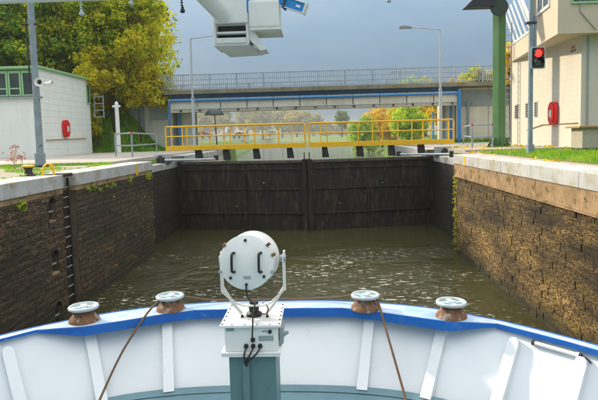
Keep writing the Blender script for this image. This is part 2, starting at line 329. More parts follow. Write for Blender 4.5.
# ---- quay surfaces
def sheet(name, x0, x1, y0, y1, z0, z1, m): return struct(MB().box(x0, x1, y0, y1, z0, z1).build(name, m))
sheet('gravel_strip_left', -30, -7.645, -6, 19.6, 3.60, 3.765, M_grav)
lp = struct(bpy.data.objects.new('path_left', None)); col.objects.link(lp)
rp = struct(bpy.data.objects.new('path_right', None)); col.objects.link(rp)
def slabs(parent, xs_, ys_, z0, z1, m):
    for i in range(len(xs_)-1):
        for j in range(len(ys_)-1):
            MB().box(xs_[i]+.006, xs_[i+1]-.006, ys_[j]+.006, ys_[j+1]-.006, z0, z1+random.uniform(-.003, .003)).build('paving_slab', m, parent, bevel=.006)
slabs(lp, [-31, -26, -22, -19, -16.5, -14, -11.5, -9.3, -7.66], [19.62, 22, 24.4, 26.8, 29.6, 32, 34.4, 36.9], 3.55, 3.86, M_slab)
slabs(rp, [6.27, 8.2, 10.4, 12.8, 15.2, 18], [23.2, 25.6, 28, 30.4, 33, 35.6, 38.2, 40.9], 3.55, 3.87, M_slab)
sheet('reddish_quay_strip', 6.265, 8.6, -6, 23.18, 3.60, 3.775, M_pink)
sheet('grass_verge', 6.55, 40, -6, 21.9, 3.62, 3.80, M_grass)

# ---- chamber walls
def block_mesh(seed, m, amp=.05, n=4):
    r = random.Random(seed); vs_, fs = [], []
    # face towards +x at x=0 ; unit length along y, unit height along z ; rounded, uneven
    k = n
    for j in range(k):
        for i in range(k):
            u, v = i/(k-1), j/(k-1); e = min(u, 1-u, v, 1-v)
            x = (0 if e > 0 else -.012)+r.uniform(-amp, amp)*(.5 if e == 0 else 1)
            uu = u if u in (0, 1) else u+r.uniform(-.05, .05); vv = v if v in (0, 1) else v+r.uniform(-.05, .05)
            vs_.append((x, uu, vv))
    fs = [(j*k+i, j*k+i+1, (j+1)*k+i+1, (j+1)*k+i) for j in range(k-1) for i in range(k-1)]
    ring = [i for i in range(k)]+[j*k+k-1 for j in range(1, k)]+[(k-1)*k+i for i in range(k-2, -1, -1)]+[j*k for j in range(k-2, 0, -1)]
    o0 = len(vs_); vs_ += [(-.3, vs_[q][1], vs_[q][2]) for q in ring]; L_ = len(ring)
    fs += [(ring[(q+1) % L_], ring[q], o0+q, o0+(q+1) % L_) for q in range(L_)]
    me = bpy.data.meshes.new('stone'); me.from_pydata(vs_, [], fs); me.materials.append(m); me.update(); return me
CH = .335; Z0 = -.40
def wall(name, label, x, sgn, y0, y1, m, holes, seed, parts_top, mj=M_joint, lmin=.35, lmax=.85, amp=.006, dep=.008):
    t = thing(name, label, 'wall', (x, 0, 0))
    ms = [block_mesh(seed+k, m, amp) for k in range(7)]
    rr = random.Random(seed); nrow = int(round((parts_top-Z0)/CH))
    MB().box(-.9*sgn, -.034*sgn, y0, y1, -2.5, parts_top).build('mortar_core', mj, t) if not holes else None
    if holes:          # core with vertical slots
        ysl = sorted(set([(h[0], h[1]) for h in holes])); cur = y0; mb = MB()
        mb.box(-1.0, -.42, y0, y1, -2.5, parts_top)
        hz = sorted(holes)
        # merge intervals
        iv = []
        for a, b, *_ in hz:
            if iv and a < iv[-1][1]: iv[-1][1] = max(b, iv[-1][1])
            else: iv.append([a, b])
        for a, b in iv: mb.box(-.42, -.028, cur, a, -2.5, parts_top); cur = b
        mb.box(-.42, -.028, cur, y1, -2.5, parts_top); mb.build('mortar_core', mj, t)
    st_ = []
    for j in range(nrow*2):
        ch = CH/2; z0 = Z0+j*ch; cuts = [(a, b) for a, b, c, d in holes if z0+ch*.5 > c and z0+ch*.5 < d]
        y = y0-rr.uniform(0, .5)
        while y < y1:
            ln = rr.uniform(lmin, lmax); a, b = max(y, y0), min(y+ln, y1); y += ln
            segs = [(a, b)]
            for c, d in cuts:
                ns = []
                for p, q in segs:
                    if q <= c or p >= d: ns.append((p, q))
                    else:
                        if p < c: ns.append((p, c))
                        if q > d: ns.append((d, q))
                segs = ns
            st_ += [(p, q, z0, ch) for p, q in segs if q-p > .05]
    vis = lambda u: (u[1] > 9.6 and u[2] > -.1)
    st_.sort(key=lambda u: (0 if vis(u) else 1, -(u[1]-u[0])/max(1, u[0])**2)); mb = MB(); g = .003
    for k, (p, q, z0, ch) in enumerate(st_):
        me = rr.choice(ms); dx = rr.uniform(-dep, dep)*sgn; o_ = (dx, p+g if sgn > 0 else q-g, z0+g)
        if k < 300: inst('stone', me, t, o_, (0, 0, 0 if sgn > 0 else math.pi), (1, q-p-2*g, ch-2*g))
        else: mb.add([(o_[0]+sgn*v.co.x, o_[1]+sgn*v.co.y*(q-p-2*g), o_[2]+v.co.z*(ch-2*g)) for v in me.vertices], [tuple(f.vertices) for f in me.polygons])
    rest = mb.build('far_stones', m, t); rest['kind'] = 'stuff'
    return t
# left wall: ladder slot and keyhole mooring niches
LADY = (13.86, 14.64)
NICH = [(13.12, 13.47, Z0+CH*9, Z0+CH*11), (13.12, 13.47, Z0+CH*5, Z0+CH*7), (13.12, 13.47, Z0+CH*1, Z0+CH*3)]
holesL = [(LADY[0], LADY[1], -1, 4)]+[n for n in NICH]
TOPW = Z0+CH*10.0
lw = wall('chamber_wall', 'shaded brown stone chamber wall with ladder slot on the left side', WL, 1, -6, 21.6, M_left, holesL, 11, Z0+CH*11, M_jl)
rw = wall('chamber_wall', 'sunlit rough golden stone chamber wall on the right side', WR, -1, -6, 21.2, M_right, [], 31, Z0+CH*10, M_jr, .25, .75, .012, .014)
# left band and coping
def coping(t, sgn, y0, y1, zt, zb, zc, mband, gaps=(), step=2.4):
    y = y0; k = 0
    cuts = [y0]
    while y < y1-.6: y = min(y+step+random.uniform(-.2, .2), y1); cuts.append(y)
    if cuts[-1] < y1: cuts[-1] = y1
    for a, b in zip(cuts[:-1], cuts[1:]):
        segs = [(a, b)]
        for c, d in gaps:
            ns = []
            for p, q in segs:
                if q <= c or p >= d: ns.append((p, q))
                else:
                    if p < c: ns.append((p, c))
                    if q > d: ns.append((d, q))
            segs = ns
        for p, q in segs:
            xa, xb = sorted((.03*sgn, -.95*sgn))
            MB().box(xa, xb, p+.006, q-.006, zc, zt+random.uniform(-.004, .004)).build('coping_stone', M_cop, t, bevel=.018)
            if zc > zb:
                xa, xb = sorted((0.0*sgn, -.6*sgn))
                MB().box(xa, xb, p+.002, q-.002, zb, zc-.002).build('stained_band', mband, t, bevel=.008)
coping(lw, 1, -6, 21.6, 3.77, 3.285, 3.42, M_tan, gaps=[(LADY[0]+.03, LADY[1]-.03)])
coping(rw, -1, -6, 21.2, 3.77, 2.95, 3.42, M_tan)
# yellow position marks
MB().box(.03, .036, 19.52, 19.80, 3.36, 3.74).build('yellow_mark', M_yelw, lw)
MB().box(-.036, -.03, 19.45, 19.70, 3.42, 3.74).build('yellow_mark', M_yelw, rw)
# ledge course on the right wall and left wall
MB().box(-.05, .015, -6, 21.1, 2.925, 2.945).build('ledge_course', M_tan, rw)
# niche surrounds
for a, b, c, d in NICH:
    n = 10; cy_, rad = (a+b)/2, (b-a)/2; zt_ = d-rad-.03; pts = []
    top = [(cy_+rad*math.cos(math.pi*k/n), zt_+rad*math.sin(math.pi*k/n)) for k in range(n+1)]
    mb = MB()
    for q in range(n):
        (p0, z0_), (p1, z1_) = top[q], top[q+1]
        mb.add([(x_, p0, z0_) for x_ in (-.30, 0)]+[(x_, p1, z1_) for x_ in (-.30, 0)]+[(x_, p0, d) for x_ in (-.30, 0)]+[(x_, p1, d) for x_ in (-.30, 0)],
               [(0, 1, 3, 2), (1, 5, 7, 3), (0, 2, 6, 4), (4, 6, 7, 5)])
    nn = mb.build('niche_arch', M_joint, lw)
    MB().tube([(-.10, a-.02, c+.26), (-.10, b+.02, c+.26)], .028, 8).build('mooring_bar', M_galv, nn)
    MB().box(-.30, -.02, a, b, c, c+.05).build('niche_sill', M_tan, nn)
# ladder: a thing in its slot
ld = thing('wall_ladder', 'narrow rusty ladder with pale rungs recessed in left chamber wall', 'ladder', (WL-.13, (LADY[0]+LADY[1])/2, 0))
hw = .19
for s in (-1, 1): MB().box(-.03, .03, s*hw-.02, s*hw+.02, -.6, 3.66).build('side_rail', M_black, ld)
mer = MB().tube([(0, -hw, 0), (0, hw, 0)], .018, 8)
r0 = mer.build('rung', M_galv, ld, True, loc=(0, 0, -.1))
for k in range(1, 14): inst('rung', r0.data, ld, (0, 0, -.1+k*.27))
MB().box(-.35, .12, -.28, .28, 3.70, 3.79).build('top_step', M_black, ld, bevel=.02)

# gate recess and forebay walls (concrete, darker stone in the recess)
def cwall(name, label, x0, x1, y0, y1, ztop, m=M_left, coping_h=.36):
    t = thing(name, label, 'wall', ((x0+x1)/2, (y0+y1)/2, 0)); cx, cy_ = (x0+x1)/2, (y0+y1)/2
    n = max(1, int((y1-y0)/1.3)); nz = 6; dz = (ztop-coping_h+.4)/nz
    for j in range(nz):
        off = .5 if j % 2 else 0
        e = [y0]+[y0+(k+off)*(y1-y0)/n for k in range(0 if off else 1, n)]+[y1]
        for a, b in zip(e[:-1], e[1:]):
            if b-a > .03: MB().box(x0-cx, x1-cx, a-cy_+.006, b-cy_-.006, -.4+j*dz+.006, -.4+(j+1)*dz-.006).build('stone', m, t, bevel=.012)
    MB().box(x0-cx+.06, x1-cx-.06, y0-cy_+.03, y1-cy_-.03, -2.5, ztop-.05).build('mortar_core', M_joint, t)
    MB().box(x0-cx-.02, x1-cx+.02, y0-cy_, y1-cy_, ztop-coping_h, ztop).build('coping_stone', M_cop, t, bevel=.02)
    return t
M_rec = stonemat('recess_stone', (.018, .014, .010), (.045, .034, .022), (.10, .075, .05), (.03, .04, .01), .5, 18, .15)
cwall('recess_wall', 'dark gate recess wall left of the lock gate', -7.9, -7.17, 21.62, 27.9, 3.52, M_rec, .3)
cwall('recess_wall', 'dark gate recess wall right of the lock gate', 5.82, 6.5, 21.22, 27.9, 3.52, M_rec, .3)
cwall('forebay_wall', 'pale stone canal wall behind the gate on the left', -7.9, -6.95, 27.92, 40.5, 3.78, M_conc)
cwall('forebay_wall', 'pale stone canal wall behind the gate on the right', 5.6, 6.5, 27.92, 40.5, 3.78, M_conc)

# ================================================================ LOCK GATE
GY, GC = 27.35, 26.25       # hinge and mitre depth
GTOP = 3.46
def gate_leaf(label, x0, x1):
    cx = x1; a, b = Vector((x0, GY, 0)), Vector((x1, GC, 0))
    d = (b-a); ln = d.length; ang = math.atan2(d.y, d.x)
    t = thing('lock_gate_leaf', label, 'lock gate', (x0, GY, 0), 'mitre gate leaves', ang)
    s = -1 if x1 > x0 else 1        # side of local y that faces the camera
    if x1 < x0: s = 1
    def lb(name, u0, u1, v0, v1, z0, z1, m, bev=.01):
        ya, yb = sorted((v0*s, v1*s)); return MB().box(u0, u1, ya, yb, z0, z1).build(name, m, t, bevel=bev)
    lb('backing', 0, ln, -.5, -.02, -2, GTOP-.06, M_gate, 0)
    zz = [-.6, .86, 2.05, 3.05, GTOP-.14]; uu = [0, ln*.06, ln*.53, ln*.94]
    for j in range(len(zz)-1):
        for i in range(3):
            lb('plate', uu[i]+.02, uu[i+1]-.02, -.02, .012+random.uniform(0, .008), zz[j]+.02, zz[j+1]-.02, M_gate)
    for j, z in enumerate(zz[1:-1]): lb('horizontal_beam', .05, ln-.3, -.02, .075 if j else .10, z-.035, z+.035, M_gate)
    lb('stiffener', ln*.53-.04, ln*.53+.04, -.02, .10, -.6, GTOP-.1, M_gate)
    lb('heel_post', 0, .18, -.3, .10, -.6, GTOP+.02, M_gate)
    lb('mitre_post', ln-.22, ln-.005, -.3, .14, -.6, GTOP+.05, M_gate)
    lb('top_beam', .19, ln-.23, -.48, .08, GTOP-.13, GTOP, M_gtop, .02)
    lb('mitre_hook', ln-.15, ln-.10, -.05, .0, GTOP+.05, GTOP+.38, M_black)
    # leaf litter and weeds caught on the gate
    return t
gate_leaf('dark wet steel lock gate leaf left of the centre seam', -7.15, -.52)
gate_leaf('dark wet steel lock gate leaf right of the centre seam', 5.82, -.515)

# ---- yellow walkways on the gate leaves
def walkway(label, x0, x1, posts_f, posts_b, sup):
    t = thing('gate_walkway', label, 'walkway', ((x0+x1)/2, 27.2, 4.17), 'yellow walkways over the gate'); cx = (x0+x1)/2
    yF, yB = -.45, .55
    MB().box(x0-cx, x1-cx, yF, yB, -.06, 0).build('deck', M_galv, t)
    for yy in (yF, yB):
        nm = 'front' if yy == yF else 'rear'
        MB().box(x0-cx, x1-cx, yy-.025, yy+.025, -.1, .13).build('toe_board', M_yel, t, bevel=.006)
        pl = posts_f if yy == yF else posts_b
        pts = [(x0-cx+.03, yy, .1), (x0-cx+.03, yy, 1.03), (x0-cx+.09, yy, 1.09), (x1-cx-.09, yy, 1.09), (x1-cx-.03, yy, 1.03), (x1-cx-.03, yy, .1)]
        MB().tube(pts, .036, 8).build('top_rail', M_yel, t, True)
        MB().tube([(x0-cx+.03, yy, .60), (x1-cx-.03, yy, .60)], .028, 8).build('mid_rail', M_yel, t, True)
        for p in pl: MB().tube([(p-cx, yy, .1), (p-cx, yy, 1.08)], .03, 8).build('post', M_yel, t, True)
    for x in sup:
        MB().prism([(x-cx-.14, -.62), (x-cx+.20, -.62), (x-cx+.10, -.07), (x-cx-.16, -.07)], 'y', -.32, .12).build('support_bracket', M_black, t, bevel=.01)
        MB().box(x-cx-.38, x-cx+.34, -.42, .5, -.10, -.062).build('bearing_plate', M_black, t)
    return t
walkway('yellow railed walkway over the left half of the lock gate', -7.55, -.56, [-6.46, -5.30, -4.30, -3.09, -1.89], [-6.95, -5.95, -4.8, -3.74, -2.64, -1.29], [-5.97, -4.56, -3.05, -1.36])
walkway('yellow railed walkway over the right half of the lock gate', -.42, 6.72, [.5, 2.04, 3.23, 4.66, 5.59], [.2, 1.55, 2.83, 4.12, 5.39], [.39, 2.12, 3.70, 5.17])
def rod(label, a, b):
    t = thing('push_rod', label, 'gate rod', a, 'gate push rods'); v = Vector(b)-Vector(a)
    MB().tube([(0, 0, 0), v], .055, 12).build('rod', M_lpole, t, True)
    MB().tube([v*.01+Vector((0, 0, -.14)), v*.01+Vector((0, 0, .14))], .09, 10).build('pin', M_black, t, True)
    MB().box(v.x*.97-.1, v.x*.97+.1, v.y*.97-.1, v.y*.97+.1, -.12, .1).build('gate_lug', M_black, t, bevel=.015)
rod('pale steel push rod joining the quay to the left gate leaf', (-7.0, 24.1, 3.70), (-4.92, 26.55, 3.60))
rod('pale steel push rod joining the quay to the right gate leaf', (5.95, 24.1, 3.66), (3.9, 26.5, 3.62))
def drive(label, x, y):
    t = thing('gate_drive', label, 'machinery', (x, y, 3.52), 'gate drive housings')
    MB().box(-.45, .45, -.4, .4, 0, .05).build('base_plate', M_black, t)
    MB().box(-.42, .42, .25, .38, .05, .42).build('housing', M_cop, t, bevel=.02)
    MB().lathe([(.16, 0), (.16, .2), (.08, .22), (.08, .3)], (0, -.05, .05), 'z', 14).build('pinion', M_black, t, True)
drive('concrete and black steel gate drive pit left of the walkway', -7.5, 25.6)
drive('concrete and black steel gate drive pit right of the walkway', 6.15, 26.4)

# ================================================================ BRIDGE
br = thing('road_bridge', 'concrete road bridge with blue pipe and pale railing behind the gate', 'bridge', (0, 40, 0))
BX0, BX1 = -34, 30
MB().box(BX0, BX1, -.3, 7.2, 7.93, 8.22).build('edge_beam', M_cdark, br, bevel=.02)
MB().box(BX0, BX1, 0.1, 6.8, 8.222, 8.26).build('road_surface', M_asph, br)
MB().box(-11.0, 10.45, 0.25, 6.7, 7.60, 7.928).build('steel_girder', M_bblue, br)
for k in range(11):
    x0 = -10.95+k*1.95; MB().box(x0+.03, x0+1.92, -.08, .41, 6.72, 7.598).build('beam_panel', M_conc, br, bevel=.012)
MB().box(-10.9, 10.4, .42, .6, 6.74, 7.59).build('beam_core', M_black, br)
MB().box(-10.98, 10.48, -.12, .66, 6.60, 6.718).build('bottom_flange', M_conc, br, bevel=.01)
for yy in (2.4, 4.5, 6.5): MB().box(-10.95, 10.45, yy-.2, yy+.2, 7.05, 7.598).build('inner_beam', M_conc, br)
MB().tube([(-10.85, -.2, 3.9), (-10.85, -.2, 7.33), (-10.75, -.2, 7.45), (10.15, -.2, 7.45), (10.3, -.2, 7.45)], .085, 12).build('blue_pipe', M_bpipe, br, True)
MB().tube([(10.36, -.2, 3.9), (10.36, -.2, 7.7)], .13, 12).build('blue_downpipe', M_bpipe, br, True)
MB().tube([(-10.4, .75, 3.9), (-10.4, .75, 6.7)], .12, 12).build('blue_downpipe', M_bpipe, br, True)
MB().tube([(10.0, .75, 3.9), (10.0, .75, 7.3)], .1, 12).build('blue_downpipe', M_bpipe, br, True)
MB().tube([(-10.6, -.2, 6.83), (10.3, -.2, 6.83)], .04, 8).build('thin_pipe', M_galv, br, True)
pb = None
for k in range(15):
    x0 = -10+k*1.42
    if pb is None: pb = MB().box(-.05, .05, -.22, -.082, -.14, .05).build('pipe_bracket', M_black, br, loc=(x0, 0, 6.79))
    else: inst('pipe_bracket', pb.data, br, (x0, 0, 6.79))
# railing: posts, rails, balusters
for yy, full in ((-.22, True), (7.1, False)):
    MB().box(BX0, BX1, yy-.03, yy+.03, 9.30, 9.36).build('top_rail', M_rail, br)
    MB().box(BX0, BX1, yy-.02, yy+.02, 8.92, 8.96).build('mid_rail', M_rail, br)
    MB().box(BX0, BX1, yy-.02, yy+.02, 8.32, 8.36).build('bottom_rail', M_rail, br)
    p0 = None
    for k in range(33):
        x = BX0+.5+k*1.98
        if p0 is None: p0 = MB().box(-.035, .035, -.04, .04, 8.22, 9.3).build('railing_post', M_rail, br, loc=(x, yy, 0))
        else: inst('railing_post', p0.data, br, (x, yy, 0))
    if full:
        b0 = None
        for k in range(190):
            x = -15+k*.15
            if b0 is None: b0 = MB().box(-.021, .021, -.014, .014, 8.36, 9.3).build('baluster', M_rail, br, loc=(x, yy, 0))
            else: inst('baluster', b0.data, br, (x, yy, 0))
        mb = MB()
        for k in range(60): mb.box(BX0+k*.3, BX0+k*.3+.03, yy-.01, yy+.01, 8.36, 9.3)
        q = mb.build('far_balusters', M_rail, br); q['kind'] = 'stuff'
    else:
        mb = MB()
        for k in range(210): mb.box(-20+k*.19, -20+k*.19+.034, yy-.01, yy+.01, 8.36, 9.3)
        q = mb.build('rear_balusters', M_rail, br); q['kind'] = 'stuff'
# piers and abutments (parts of the bridge)
MB().box(-10.3, -9.5, 1.2, 3.0, 0, 7.04).build('pier', M_conc, br, bevel=.03)
MB().box(9.72, 10.44, 1.2, 3.0, 0, 7.04).build('pier', M_conc, br, bevel=.03)
for k, (xa, xb) in enumerate([(-11.3, -13.6), (-13.62, -16.4), (-16.42, -19.5), (-19.52, -23), (-23.02, -27)]):
    MB().box(xb, xa, 1.0, 1.3, 3.4, 7.95).build('wing_wall_panel', M_conc, br, bevel=.015)
for k in range(4):
    MB().box(10.62+k*2.2, 12.78+k*2.2, .95, 1.25, 3.4, 7.9).build('wing_wall_panel', M_conc, br, bevel=.015)
MB().box(-11.3, -10.9, .9, 7.1, 0, 7.9).build('abutment', M_conc, br); MB().box(10.45, 10.75, .96, 7.1, 0, 7.9).build('abutment', M_conc, br)
MB().box(-16, -10.92, 7.102, 7.5, 0, 7.9).build('abutment', M_conc, br); MB().box(10.47, 16, 7.102, 7.5, 0, 7.9).build('abutment', M_conc, br)
def corr(x0, x1, y, z0, z1, name='corrugated_panel'):
    prof = []; n = int((x1-x0)/.09)
    for i in range(n+1): prof.append((x0+(x1-x0)*i/n, y-(.03 if i % 2 else 0)))
    poly = prof+[(x1, y+.04), (x0, y+.04)]
    return MB().prism(poly, 'z', z0, z1).build(name, M_corr, br)
corr(10.75, 16.5, .88, 6.55, 7.72); corr(-14.3, -13.1, .9, 5.2, 7.6)
MB().box(-12.6, -11.35, .85, .98, 6.2, 7.6).build('grey_cover_panel', M_corr, br, bevel=.02)
vp = thing('vent_pipe', 'grey gooseneck vent pipe in front of the right abutment', 'pipe', (11.2, 40.6, 3.85))
MB().tube([(0, 0, 0), (0, 0, 2.85), (.05, 0, 2.98), (.15, 0, 3.04), (.28, 0, 3.0), (.32, 0, 2.88)], .1, 10).build('pipe', M_pole, vp, True)
MB().lathe([(.16, 0), (.16, .05)], (0, 0, 0), 'z', 12).build('collar', M_pole, vp)

# ================================================================ LEFT BUILDING
lb = thing('lock_house', 'low white building with pale green window frames on the left quay', 'building', (-15.3, 29.75, 3.86))
H = 5.1
MB().box(-9, 0, .0, 6.6, 0, 3.32).build('wall', M_wallL, lb)
MB().box(-9, 0, .25, 6.6, 3.322, 4.86).build('upper_wall', M_wallL, lb)
MB().box(-.3, 0, 0, .25, 3.322, 4.86).build('corner_pier', M_wallL, lb)
MB().box(-9.15, .12, -.15, 6.75, 4.862, 4.90).build('roof', M_gtrim, lb, bevel=.01)
MB().box(-9.2, .16, -.2, 6.8, 4.902, 5.02).build('roof_edge', M_gtrim, lb, bevel=.015)
MB().box(-9.1, .05, -.16, .2, 3.26, 3.345).build('window_sill', M_galv, lb, bevel=.01)
for k, (xa, xb) in enumerate([(-1.02, -.30), (-1.78, -1.06), (-2.6, -1.82), (-3.5, -2.64), (-4.4, -3.54)]):
    wdw = MB().box(xa, xa+.09, .02, .14, 3.40, 4.80).build('window', M_gtrim, lb)
    MB().box(xb-.09, xb, .02, .14, 3.40, 4.80).build('frame', M_gtrim, wdw)
    MB().box(xa+.09, xb-.09, .02, .14, 4.66, 4.80).build('frame', M_gtrim, wdw)
    MB().box(xa+.09, xb-.09, .02, .14, 3.40, 3.48).build('frame', M_gtrim, wdw)
    if k != 0: MB().box(xa+.09, xb-.09, .03, .13, 3.78, 3.86).build('frame', M_gtrim, wdw)
    MB().box(xa+.09, xb-.09, .07, .085, 3.48, 4.66).build('pane', M_glass, wdw)
wdw = MB().box(.0, .07, 6.05, 6.12, 3.3, 4.55).build('window', M_gtrim, lb); MB().box(.0, .07, 6.5, 6.57, 3.3, 4.55).build('frame', M_gtrim, wdw)
MB().box(.0, .07, 6.12, 6.5, 3.3, 3.38).build('frame', M_gtrim, wdw); MB().box(.0, .03, 6.12, 6.5, 3.38, 4.55).build('pane', M_glass, wdw)
MB().tube([(.05, .3, .92), (.05, 5.6, 1.0)], .028, 8).build('wall_pipe', M_wood, lb, True)
for k in range(12): MB().box(.001, .004, .02, 6.58, .4+k*.37, .408+k*.37).build('panel_joint', M_cop, lb)
rk = thing('wall_rack', 'small grey metal rack on the end of the white building', 'rack', (-15.05, 36.45, 6.25))
for s in (0, .62): MB().box(s-.03, s+.03, 0, .06, 0, 1.5).build('upright', M_galv, rk)
for z in (.05, .5, .95, 1.42): MB().box(.03, .59, .01, .05, z-.03, z+.03).build('bar', M_galv, rk)

def lifebox(label, loc, face):          # flat case for a life ring: face = +1 faces +x, -1 faces -x
    t = thing('life_ring_case', label, 'life ring', loc, 'red life ring cases')
    n = 20; poly = []
    for k in range(n):
        a = 2*math.pi*k/n; c, s = math.cos(a), math.sin(a); poly.append((.36*math.copysign(abs(c)**.6, c), .52*math.copysign(abs(s)**.55, s)))
    x0, x1 = sorted((.02*face, .17*face)); o = MB().prism(poly, 'x', x0, x1).build('case', M_red, t, bevel=.02)
    p2 = [(p*.78, q*.8) for p, q in poly]; x0, x1 = sorted((.172*face, .23*face)); MB().prism(p2, 'x', x0, x1).build('lid', M_red, t, bevel=.02)
    x0, x1 = sorted((.231*face, .24*face)); MB().box(x0, x1, -.12, .02, -.20, .16).build('white_panel', M_wframe, t); MB().box(x0, x1, .05, .13, -.13, .10).build('white_panel', M_wframe, t)
    x0, x1 = sorted((.01*face, .10*face)); MB().box(x0, x1, .37, .52, -.28, .02).build('side_box', M_black, t, bevel=.01)
    return t
lifebox('red life ring case on the white building wall', (-15.3, 32.45, 5.46), 1)
lifebox('red life ring case on the cream building wall', (10.75, 24.85, 5.36), -1)

# ================================================================ RIGHT BUILDING
rb = thing('control_building', 'cream building with overhanging upper floor on the right quay', 'building', (10.75, 22.5, 3.86))
MB().box(0, 14, 0, 7.8, 0, 4.508).build('wall', M_wallR, rb)
OVX = lambda y: -1.22+.1354*(y+.6)      # the overhanging storey is set at a slight angle to the wall below
MB().prism([(-1.22, -.6), (14, -.6), (14, 2.7), (OVX(2.7), 2.7)], 'z', 4.51, 9).build('upper_floor', M_peach, rb)
MB().prism([(OVX(2.702), 2.702), (14, 2.702), (14, 7.7), (OVX(7.7), 7.7)], 'z', 4.51, 5.34).build('balcony_parapet', M_peach, rb)
OVR = (0, 0, -math.atan(.1354)); OVL = (-1.22, -.6, 0)
def ov(mb, name, m, par=rb, bev=0.): return mb.build(name, m, par, bevel=bev, loc=OVL if par is rb else None, rot=OVR if par is rb else None)
ov(MB().box(-.03, .25, 3.34, 8.4, 5.342, 5.47), 'parapet_cap', M_wframe, bev=.01)
MB().box(1.0, 14, 2.702, 7.6, 5.342, 9).build('set_back_wall', M_wallR, rb)
MB().box(.93, .995, 2.9, 7.4, 5.9, 8.6).build('balcony_glazing', M_louv, rb)
for k in range(5): MB().box(.90, .928, 2.9+k*1.1, 3.0+k*1.1, 5.9, 8.6).build('glazing_bar', M_gtrim, rb)
# side window of upper floor and front window
def rwin(x0, x1, y0, y1, z0, z1, axis):
    if axis == 'x':
        f = ov(MB().box(-.06, .02, y0, y1, z0, z0+.13), 'window', M_wframe)
        for (a, b) in ((y0, y0+.1), (y1-.1, y1), ((y0+y1)/2-.05, (y0+y1)/2+.05)): ov(MB().box(-.05, .02, a, b, z0+.13, z1), 'frame', M_wframe, f)
        ov(MB().box(-.02, .01, y0+.03, y1-.03, z0+.13, z1), 'pane', M_glass, f)
    else:
        f = MB().box(x0, x1, -.66, -.58, z0, z0+.08).build('window', M_gtrim, rb)
        for a in (x0, x1-.07, (x0+x1)/2): MB().box(a, a+.07, -.65, -.58, z0+.08, z1).build('frame', M_gtrim, f)
        MB().box(x0+.03, x1-.03, -.63, -.58, z0+.08, z1).build('pane', M_glass, f)
rwin(0, 0, 1.05, 2.95, 5.80, 7.4, 'x'); rwin(-.72, 1.5, 0, 0, 5.64, 7.2, 'y'); rwin(2.2, 4.4, 0, 0, 5.64, 7.2, 'y')
# slanted balcony slats
for k in range(5):
    yb = 4.45+k*.82; ov(MB().prism([(yb, 5.47), (yb+.13, 5.47), (yb+2.9, 7.7), (yb+2.77, 7.7)], 'x', .04, .10), 'slanted_slat', M_wframe)
ov(MB().prism([(3.55, 5.47), (3.95, 5.47), (6.95, 7.85), (6.55, 7.85)], 'x', -.02, .035), 'stair_string', M_wframe)
# louvred vents
for (y0, y1) in ((6.75, 7.3), (5.40, 5.80), (4.30, 4.65)):
    v = MB().box(-.03, .01, y0, y1, 1.42, 2.18).build('vent', M_cop, rb)
    for z in range(6): MB().prism([(-.05, 1.46+z*.115), (-.035, 1.45+z*.115), (-.031, 1.53+z*.115), (-.034, 1.54+z*.115)], 'y', y0+.05, y1-.05).build('slat', M_black, v)
MB().tube([(.25, -.05, 0), (.25, -.05, 4.5)], .03, 8).build('downpipe', M_galv, rb, True)
MB().tube([(.25, -.63, 4.62), (-.38, -.63, 5.35), (-.38, -.63, 6.2)], .02, 6).build('conduit', M_galv, rb, True)
MB().tube([(-.03, 5.6, .78), (-.03, 3.6, 1.02), (-.03, .2, 1.02)], .022, 6).build('wall_pipe', M_tan, rb, True)
for k, (a, b, z) in enumerate([(.55, .85, 4.16), (.48, .95, 4.02)]): MB().box(-.012, -.004, a, b, z-.045, z+.045).build('small_wall_plate', M_tan, rb)
for k in range(18): MB().box(-.003, -.001, .01, 7.79, .22+k*.24, .226+k*.24).build('course_line', M_peach, rb)

pl = thing('planter_box', 'pebbled concrete box with leaf covered wooden lid by the cream building', 'planter', (10.45, 20.75, 3.80))
MB().box(-.6, .9, -.3, .6, .1, .86).build('body', M_pebble, pl, bevel=.02); MB().box(-.62, .92, -.26, .56, 0, .1).build('plinth', M_black, pl)
for k in range(5): MB().box(-.78, 1.0, -.42+k*.235, -.42+k*.235+.225, .862, .93).build('lid_plank', M_wood, pl, bevel=.01)

# ================================================================ POLES, SIGNAL, LAMPS, RAILINGS
t = thing('quay_pole', 'tall blue grey pole with clamps standing on the left quay', 'pole', (-9.83, 18.86, 3.77))
MB().tube([(0, 0, 0), (0, 0, 6.9)], [.125, .10], 12).build('shaft', M_pole, t, True)
MB().box(-.2, .2, -.2, .2, 0, .06).build('base_plate', M_black, t, bevel=.01); MB().box(-.13, .13, -.15, .14, .06, .5).build('base_door', M_pole, t, bevel=.02)
MB().tube([(-.2, 0, 3.0), (-.2, 0, 5.2)], .03, 8).build('side_conduit', M_black, t, True)
MB().tube([(-.24, -.03, 4.98), (.22, -.03, 4.98)], .03, 8).build('clamp', M_black, t, True)
sp = thing('loudspeaker', 'pair of small white horn loudspeakers clamped to left quay pole', 'loudspeaker', (-9.55, 18.72, 6.70))
MB().lathe([(.02, .1), (.05, .0), (.06, -.10), (.14, -.22), (.15, -.22), (.12, -.2), (.05, -.08), (.03, -.06)], (0, 0, 0.02), 'y', 18).build('horn', M_whitew, sp, True)
MB().lathe([(.05, .02), (.07, .16), (.12, .3), (.125, .3), (.03, .12)], (.08, 0, -.03), 'x', 18).build('horn', M_whitew, sp, True)
MB().lathe([(.10, -.135), (.10, -.13)], (0, 0, .02), 'y', 16).build('horn_mouth', M_black, sp)
MB().box(-.2, -.02, -.03, .03, -.03, .03).build('bracket', M_galv, sp)

